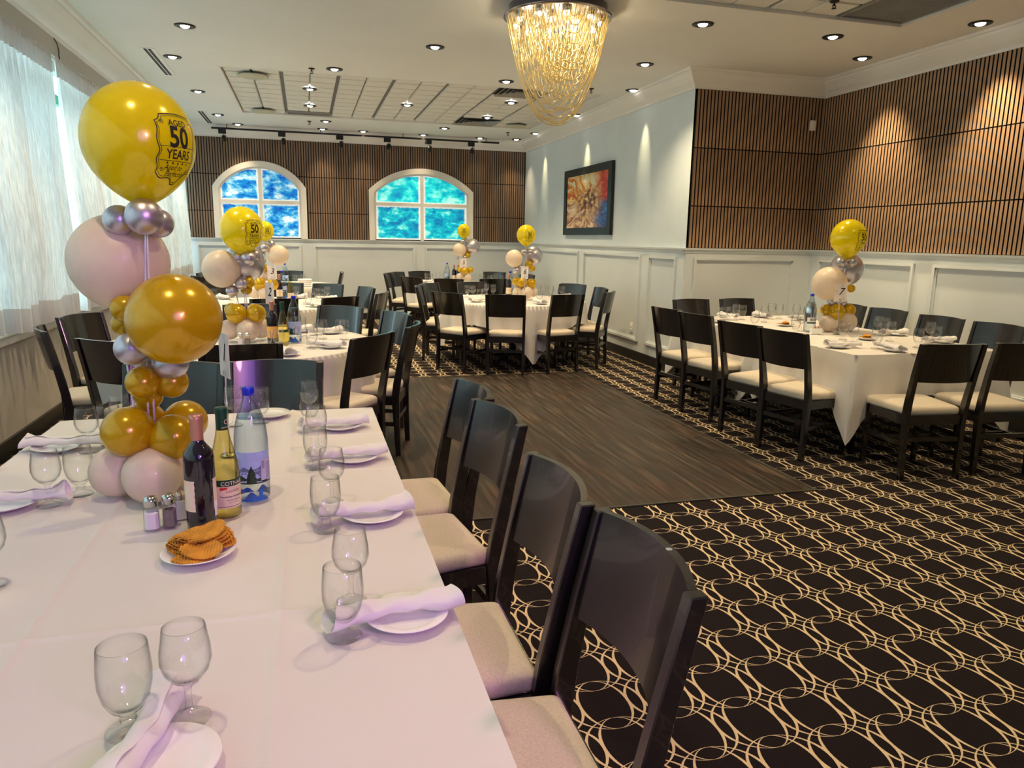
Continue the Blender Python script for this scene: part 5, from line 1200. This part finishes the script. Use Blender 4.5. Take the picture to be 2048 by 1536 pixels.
# ---------------------------------------------------------------- balloon centrepieces
def rho(z):   # ring radius of the printed helium-style balloon, unit widest radius 1, z from -1.28 to 1.08
    if z >= 0: return sqrt(max(0.0, 1 - (z / 1.08) ** 2))
    u = min(1.0, -z / 1.22); return max(0.05, (1 - u ** 2.1) ** 0.80)
def balloon_meshes():
    n = 20; prof = [(0.0, -1.31), (0.075, -1.30), (0.045, -1.255), (0.040, -1.225)] + [(rho(-1.22 + 1.22 * i / n), -1.22 + 1.22 * i / n) for i in range(1, n)] + [(sin(pi / 2 * (1 - i / 16)) if i < 16 else 0.0, 1.08 * sin(pi / 2 * i / 16)) for i in range(17)]
    prof = [(max(0, r), z) for r, z in prof]
    big = MB().lathe(prof, 48)
    p2 = [(0.0, -1.14), (0.07, -1.13), (0.045, -1.10), (0.04, -1.07)] + [((1 - (1 - i / 14) ** 2.4) ** 0.62, -1.07 + 1.07 * i / 14) for i in range(1, 14)] + [(cos(pi / 2 * i / 14), 0.98 * sin(pi / 2 * i / 14)) for i in range(15)]
    small = MB().lathe(p2, 32)
    return big, small
BIGB, SMB = balloon_meshes()
BM = {}
def bmesh_of(kind):
    if kind not in BM:
        src = BIGB if kind == 'gt' else SMB
        me = src.mesh('balloon'); me.materials.append(M[{'gt': 'yellow', 'g': 'gold', 's': 'silver', 'S': 'silver', 'w': 'cream'}[kind]]); BM[kind] = me
    return BM[kind]
def print_geo():
    """AGED 50 YEARS lettering inside a bottle-label outline, flat coordinates in balloon radii"""
    out = MB()
    def add(body, size, y, bold=0.0, shear=0.0, x=0.0, cuts=2, sp=1.0, sx=1.0):
        vs, fs = text_geo(body, size, bold, shear, cuts=cuts, spacing=sp); out.add([(v.x * sx + x, v.y + y, 0) for v in vs], fs)
    add('AGED', 0.155, 0.335, 0.012); add('50', 0.52, 0.070, 0.026, sx=0.84); add('YEARS', 0.235, -0.225, 0.015, sx=0.82)
    add('Aged to', 0.135, -0.455, 0.004, 0.45, -0.08); add('Perfection', 0.135, -0.565, 0.004, 0.45, 0.03)
    def strip(pts, w, closed=False):
        n = len(pts); L_ = []; R_ = []
        for i, p in enumerate(pts):
            a = pts[(i - 1) % n] if closed or i > 0 else p; b = pts[(i + 1) % n] if closed or i < n - 1 else p
            d = Vector((b[0] - a[0], b[1] - a[1])).normalized(); nn = Vector((-d.y, d.x)) * w
            L_.append((p[0] + nn.x, p[1] + nn.y, 0)); R_.append((p[0] - nn.x, p[1] - nn.y, 0))
        m_ = n if closed else n - 1; out.add(L_ + R_, [(i, (i + 1) % n, n + (i + 1) % n, n + i) for i in range(m_)])
    strip([(x / 20, -0.085) for x in range(-8, 9)], 0.005); strip([(x / 20, -0.335) for x in range(-8, 9)], 0.005)
    for i in range(5): strip([(-0.24 + i * 0.12 + 0.012 * cos(a), -0.375 + 0.012 * sin(a)) for a in [2 * pi * k / 8 for k in range(8)]], 0.008, True)
    for off, w in ((0.0, 0.009), (0.035, 0.005)):
        P = []
        W_, T_, B_ = 0.46 - off, 0.47 - off, -0.70 + off
        def seg(a, b, n, amp, fr):
            for i in range(n):
                f = i / n; x = a[0] + (b[0] - a[0]) * f; y = a[1] + (b[1] - a[1]) * f; d = Vector((b[0] - a[0], b[1] - a[1])).normalized(); q = amp * sin(pi * fr * f)
                P.append((x - d.y * q, y + d.x * q))
        seg((-W_ + 0.10, T_), (W_ - 0.10, T_), 16, 0.035, 1); seg((W_ - 0.10, T_), (W_, T_ - 0.12), 6, -0.03, 1)
        seg((W_, T_ - 0.12), (W_ - 0.05, -0.10), 12, 0.02, 2); seg((W_ - 0.05, -0.10), (W_, B_ + 0.16), 12, -0.02, 3)
        seg((W_, B_ + 0.16), (0.0, B_ - 0.04), 16, -0.05, 2); seg((0.0, B_ - 0.04), (-W_, B_ + 0.16), 16, -0.05, 2)
        seg((-W_, B_ + 0.16), (-W_ + 0.05, -0.10), 12, -0.02, 3); seg((-W_ + 0.05, -0.10), (-W_, T_ - 0.12), 12, 0.02, 2); seg((-W_, T_ - 0.12), (-W_ + 0.10, T_), 6, -0.03, 1)
        strip(P, w, True)
    for sx in (-1, 1):   # curls in the corners
        strip([(sx * (0.33 + 0.045 * cos(a) * (1 - a / 12)), 0.34 + 0.045 * sin(a) * (1 - a / 12)) for a in [k * 0.45 for k in range(20)]], 0.005)
        strip([(sx * (0.34 + 0.04 * cos(a) * (1 - a / 12)), -0.50 + 0.04 * sin(a) * (1 - a / 12)) for a in [k * 0.45 for k in range(20)]], 0.005)
    return out
PG = print_geo(); PGM = {}
def print_mesh(r, off):
    mb = MB(); vs = []
    for (x, y, _) in PG.v:
        z = y - 0.05; q = rho(z) + 0.010; a = x / 0.98; vs.append((q * sin(a), -q * cos(a), z))
    mb.add(vs, PG.f); return mb.mesh('printed_label')
PM = print_mesh(1, 0); PM.materials.append(M['ink'])
BALLOONS = {1: [('gt', -0.416, 2.236, 1.738, 0.14), ('s', -0.408, 2.186, 1.542, 0.048), ('s', -0.481, 2.236, 1.532, 0.04), ('s', -0.388, 2.276, 1.526, 0.039), ('w', -0.512, 2.336, 1.42, 0.132), ('g', -0.343, 2.136, 1.274, 0.121), ('g', -0.485, 2.236, 1.294, 0.037), ('g', -0.498, 2.276, 1.247, 0.034), ('s', -0.468, 2.196, 1.188, 0.045), ('s', -0.452, 2.296, 1.151, 0.043), ('s', -0.374, 2.216, 1.143, 0.048), ('g', -0.449, 2.206, 1.091, 0.045), ('g', -0.377, 2.236, 1.084, 0.044), ('g', -0.448, 2.266, 1.042, 0.04), ('g', -0.493, 2.186, 0.957, 0.069), ('g', -0.375, 2.186, 0.935, 0.064), ('g', -0.472, 2.296, 0.955, 0.062), ('g', -0.358, 2.296, 0.953, 0.062), ('w', -0.543, 2.236, 0.821, 0.072), ('w', -0.433, 2.156, 0.825, 0.078), ('w', -0.397, 2.286, 0.8, 0.063)], 2: [('gt', -0.417, 5.5, 1.533, 0.145), ('s', -0.379, 5.47, 1.337, 0.052), ('s', -0.457, 5.5, 1.335, 0.045), ('s', -0.347, 5.54, 1.356, 0.046), ('S', -0.418, 5.62, 1.307, 0.139), ('w', -0.565, 5.5, 1.265, 0.128), ('s', -0.438, 5.48, 1.163, 0.042), ('s', -0.502, 5.5, 1.11, 0.042), ('g', -0.391, 5.52, 1.168, 0.042), ('g', -0.408, 5.53, 1.118, 0.039), ('g', -0.479, 5.45, 0.957, 0.07), ('g', -0.344, 5.45, 0.956, 0.067), ('g', -0.52, 5.58, 0.97, 0.05), ('g', -0.368, 5.58, 0.965, 0.05), ('w', -0.536, 5.5, 0.84, 0.071), ('w', -0.406, 5.44, 0.842, 0.077), ('w', -0.324, 5.54, 0.842, 0.072)], 3: [('gt', -0.412, 8.6, 1.543, 0.095), ('s', -0.418, 8.57, 1.364, 0.049), ('s', -0.357, 8.63, 1.394, 0.044), ('w', -0.282, 8.6, 1.284, 0.11), ('S', -0.521, 8.72, 1.349, 0.094), ('g', -0.461, 8.6, 1.141, 0.038), ('g', -0.41, 8.63, 1.14, 0.039), ('g', -0.449, 8.63, 1.216, 0.033), ('w', -0.442, 8.65, 1.052, 0.055), ('g', -0.493, 8.56, 0.971, 0.066), ('g', -0.353, 8.58, 0.962, 0.061), ('w', -0.552, 8.6, 0.873, 0.066), ('w', -0.445, 8.55, 0.871, 0.066)], 5: [('gt', 2.531, 12.1, 1.618, 0.107), ('S', 2.687, 12.13, 1.373, 0.125), ('w', 2.461, 12.1, 1.317, 0.107), ('s', 2.506, 12.08, 1.448, 0.041), ('s', 2.569, 12.1, 1.465, 0.041), ('g', 2.605, 12.1, 1.221, 0.046), ('g', 2.577, 12.13, 1.269, 0.042), ('s', 2.55, 12.1, 1.191, 0.033), ('s', 2.423, 12.1, 1.178, 0.029), ('g', 2.47, 12.1, 0.991, 0.046), ('g', 2.54, 12.05, 0.969, 0.058), ('g', 2.644, 12.1, 0.983, 0.054), ('w', 2.596, 12.05, 0.862, 0.058), ('w', 2.462, 12.1, 0.875, 0.058), ('w', 2.532, 12.15, 0.856, 0.059)], 6: [('gt', 2.652, 8.9, 1.553, 0.118), ('s', 2.618, 8.87, 1.346, 0.043), ('s', 2.705, 8.9, 1.346, 0.044), ('S', 2.783, 9.0, 1.302, 0.114), ('w', 2.499, 8.9, 1.267, 0.106), ('g', 2.696, 8.9, 1.192, 0.05), ('g', 2.743, 8.9, 1.143, 0.038), ('s', 2.528, 8.9, 1.117, 0.044), ('s', 2.585, 8.92, 1.151, 0.034), ('g', 2.531, 8.9, 0.981, 0.053), ('g', 2.588, 8.85, 0.972, 0.062), ('g', 2.734, 8.9, 0.956, 0.063), ('w', 2.659, 8.84, 0.848, 0.075), ('w', 2.766, 8.93, 0.848, 0.063), ('w', 2.553, 8.9, 0.844, 0.069)], 7: [('gt', 4.487, 5.4, 1.559, 0.146), ('s', 4.409, 5.37, 1.354, 0.047), ('s', 4.525, 5.38, 1.355, 0.047), ('S', 4.598, 5.52, 1.292, 0.141), ('w', 4.336, 5.4, 1.174, 0.142), ('g', 4.567, 5.4, 1.129, 0.035), ('s', 4.385, 5.4, 1.015, 0.043), ('s', 4.511, 5.42, 1.006, 0.039), ('g', 4.332, 5.4, 0.944, 0.048), ('g', 4.393, 5.34, 0.932, 0.069), ('g', 4.57, 5.4, 0.938, 0.057), ('w', 4.352, 5.38, 0.818, 0.078), ('w', 4.548, 5.38, 0.82, 0.083), ('w', 4.535, 5.48, 0.824, 0.075)]}
LP = {1: 43, 2: 36, 3: 14, 5: 2, 6: 24, 7: 56}      # how far the print turns to the right of the line to the camera
DESC = {1: 'tall balloon bouquet on the foreground table, huge yellow balloon printed AGED 50 YEARS on top', 2: 'balloon bouquet on the near round table with a big cream balloon at its left',
        3: 'balloon bouquet on the middle round table, its cream balloon at the right', 5: 'small far balloon bouquet on the far right round table in front of the turquoise window',
        6: 'balloon bouquet on the central round table left of the painting', 7: 'balloon bouquet on the right-hand long table in front of the slatted wall'}
BN = {'gt': 'printed yellow balloon', 'g': 'gold balloon', 's': 'small chrome silver balloon', 'S': 'big chrome silver balloon', 'w': 'cream balloon'}
for T, L_ in BALLOONS.items():
    top = L_[0]; low = [b for b in L_ if b[3] < 0.95 and b[0] == 'w'] or L_[-3:]
    bx = sum(b[1] for b in low) / len(low); by = sum(b[2] for b in low) / len(low)
    z0 = TT + (0.0055 if T in (1, 7) and by < 5.42 else 0.001)
    t = thing('balloon_bouquet', DESC[T], 'balloons', (bx, by, z0), 0, 'balloon centrepieces')
    tx, ty = top[1], top[2]; neck = top[3] - 1.28 * top[4]
    def pole(z): f = (z - z0) / (neck - z0); return bx + (tx - bx) * f, by + (ty - by) * f
    for k, (dx, dy) in enumerate(((0, 0), (0.012, 0.004), (-0.006, 0.010))):
        ez = neck - z0 if k < 2 else (neck - z0) * 0.55
        ex, ey = (tx - bx, ty - by) if k < 2 else (0.4 * (tx - bx) - 0.05, 0.4 * (ty - by))
        obj('balloon_stick', MB().tube([(dx * 1.6, dy, 0.0), (ex + dx * 0.3, ey + dy * 0.3, ez)], 0.0032, 8), 'stick', t)
    for i, (k, x, y, z, r) in enumerate(L_):
        if T == 1 and k == 'w' and z < 0.95: z = max(z, z0 + r * 0.93)
        elif k == 'w' and z < 0.95: z = max(z, z0 + r * 0.93) if abs(z - z0 - r) < 0.03 else z
        o = obj('balloon', bmesh_of(k), None, t); o.location = (x - bx, y - by, z - z0); o['label'] = BN[k]
        if k == 'gt':
            o.scale = (r, r, r); f = atan2(0 - y, 0 - x)    # direction to the camera
            o.rotation_euler = (0, 0, f + pi / 2 + radians(LP[T]))
            p = obj('printed_label', PM, None, o, label='black print reading AGED 50 YEARS')
        else:
            px, py = pole(z); d = Vector((px - x, py - y, 0.0))
            if T == 1 and k == 'g' and r > 0.1: d = Vector((-0.35, 0.9, -0.25))
            elif k in 'S' or (k == 'w' and r > 0.1): d = Vector((px - x, py - y + 0.02, -0.10))
            if d.length < 0.012: d = Vector((0.3, 1, -0.1))
            q = (-d.normalized()).to_track_quat('Z', 'Y'); o.rotation_euler = q.to_euler(); o.scale = (r, r, r * 1.0)
# remove lights' own meaning from the object list: they carry a structure tag
for o in list(COL.objects):
    if o.type in ('LIGHT', 'CAMERA'): o['kind'] = 'structure'
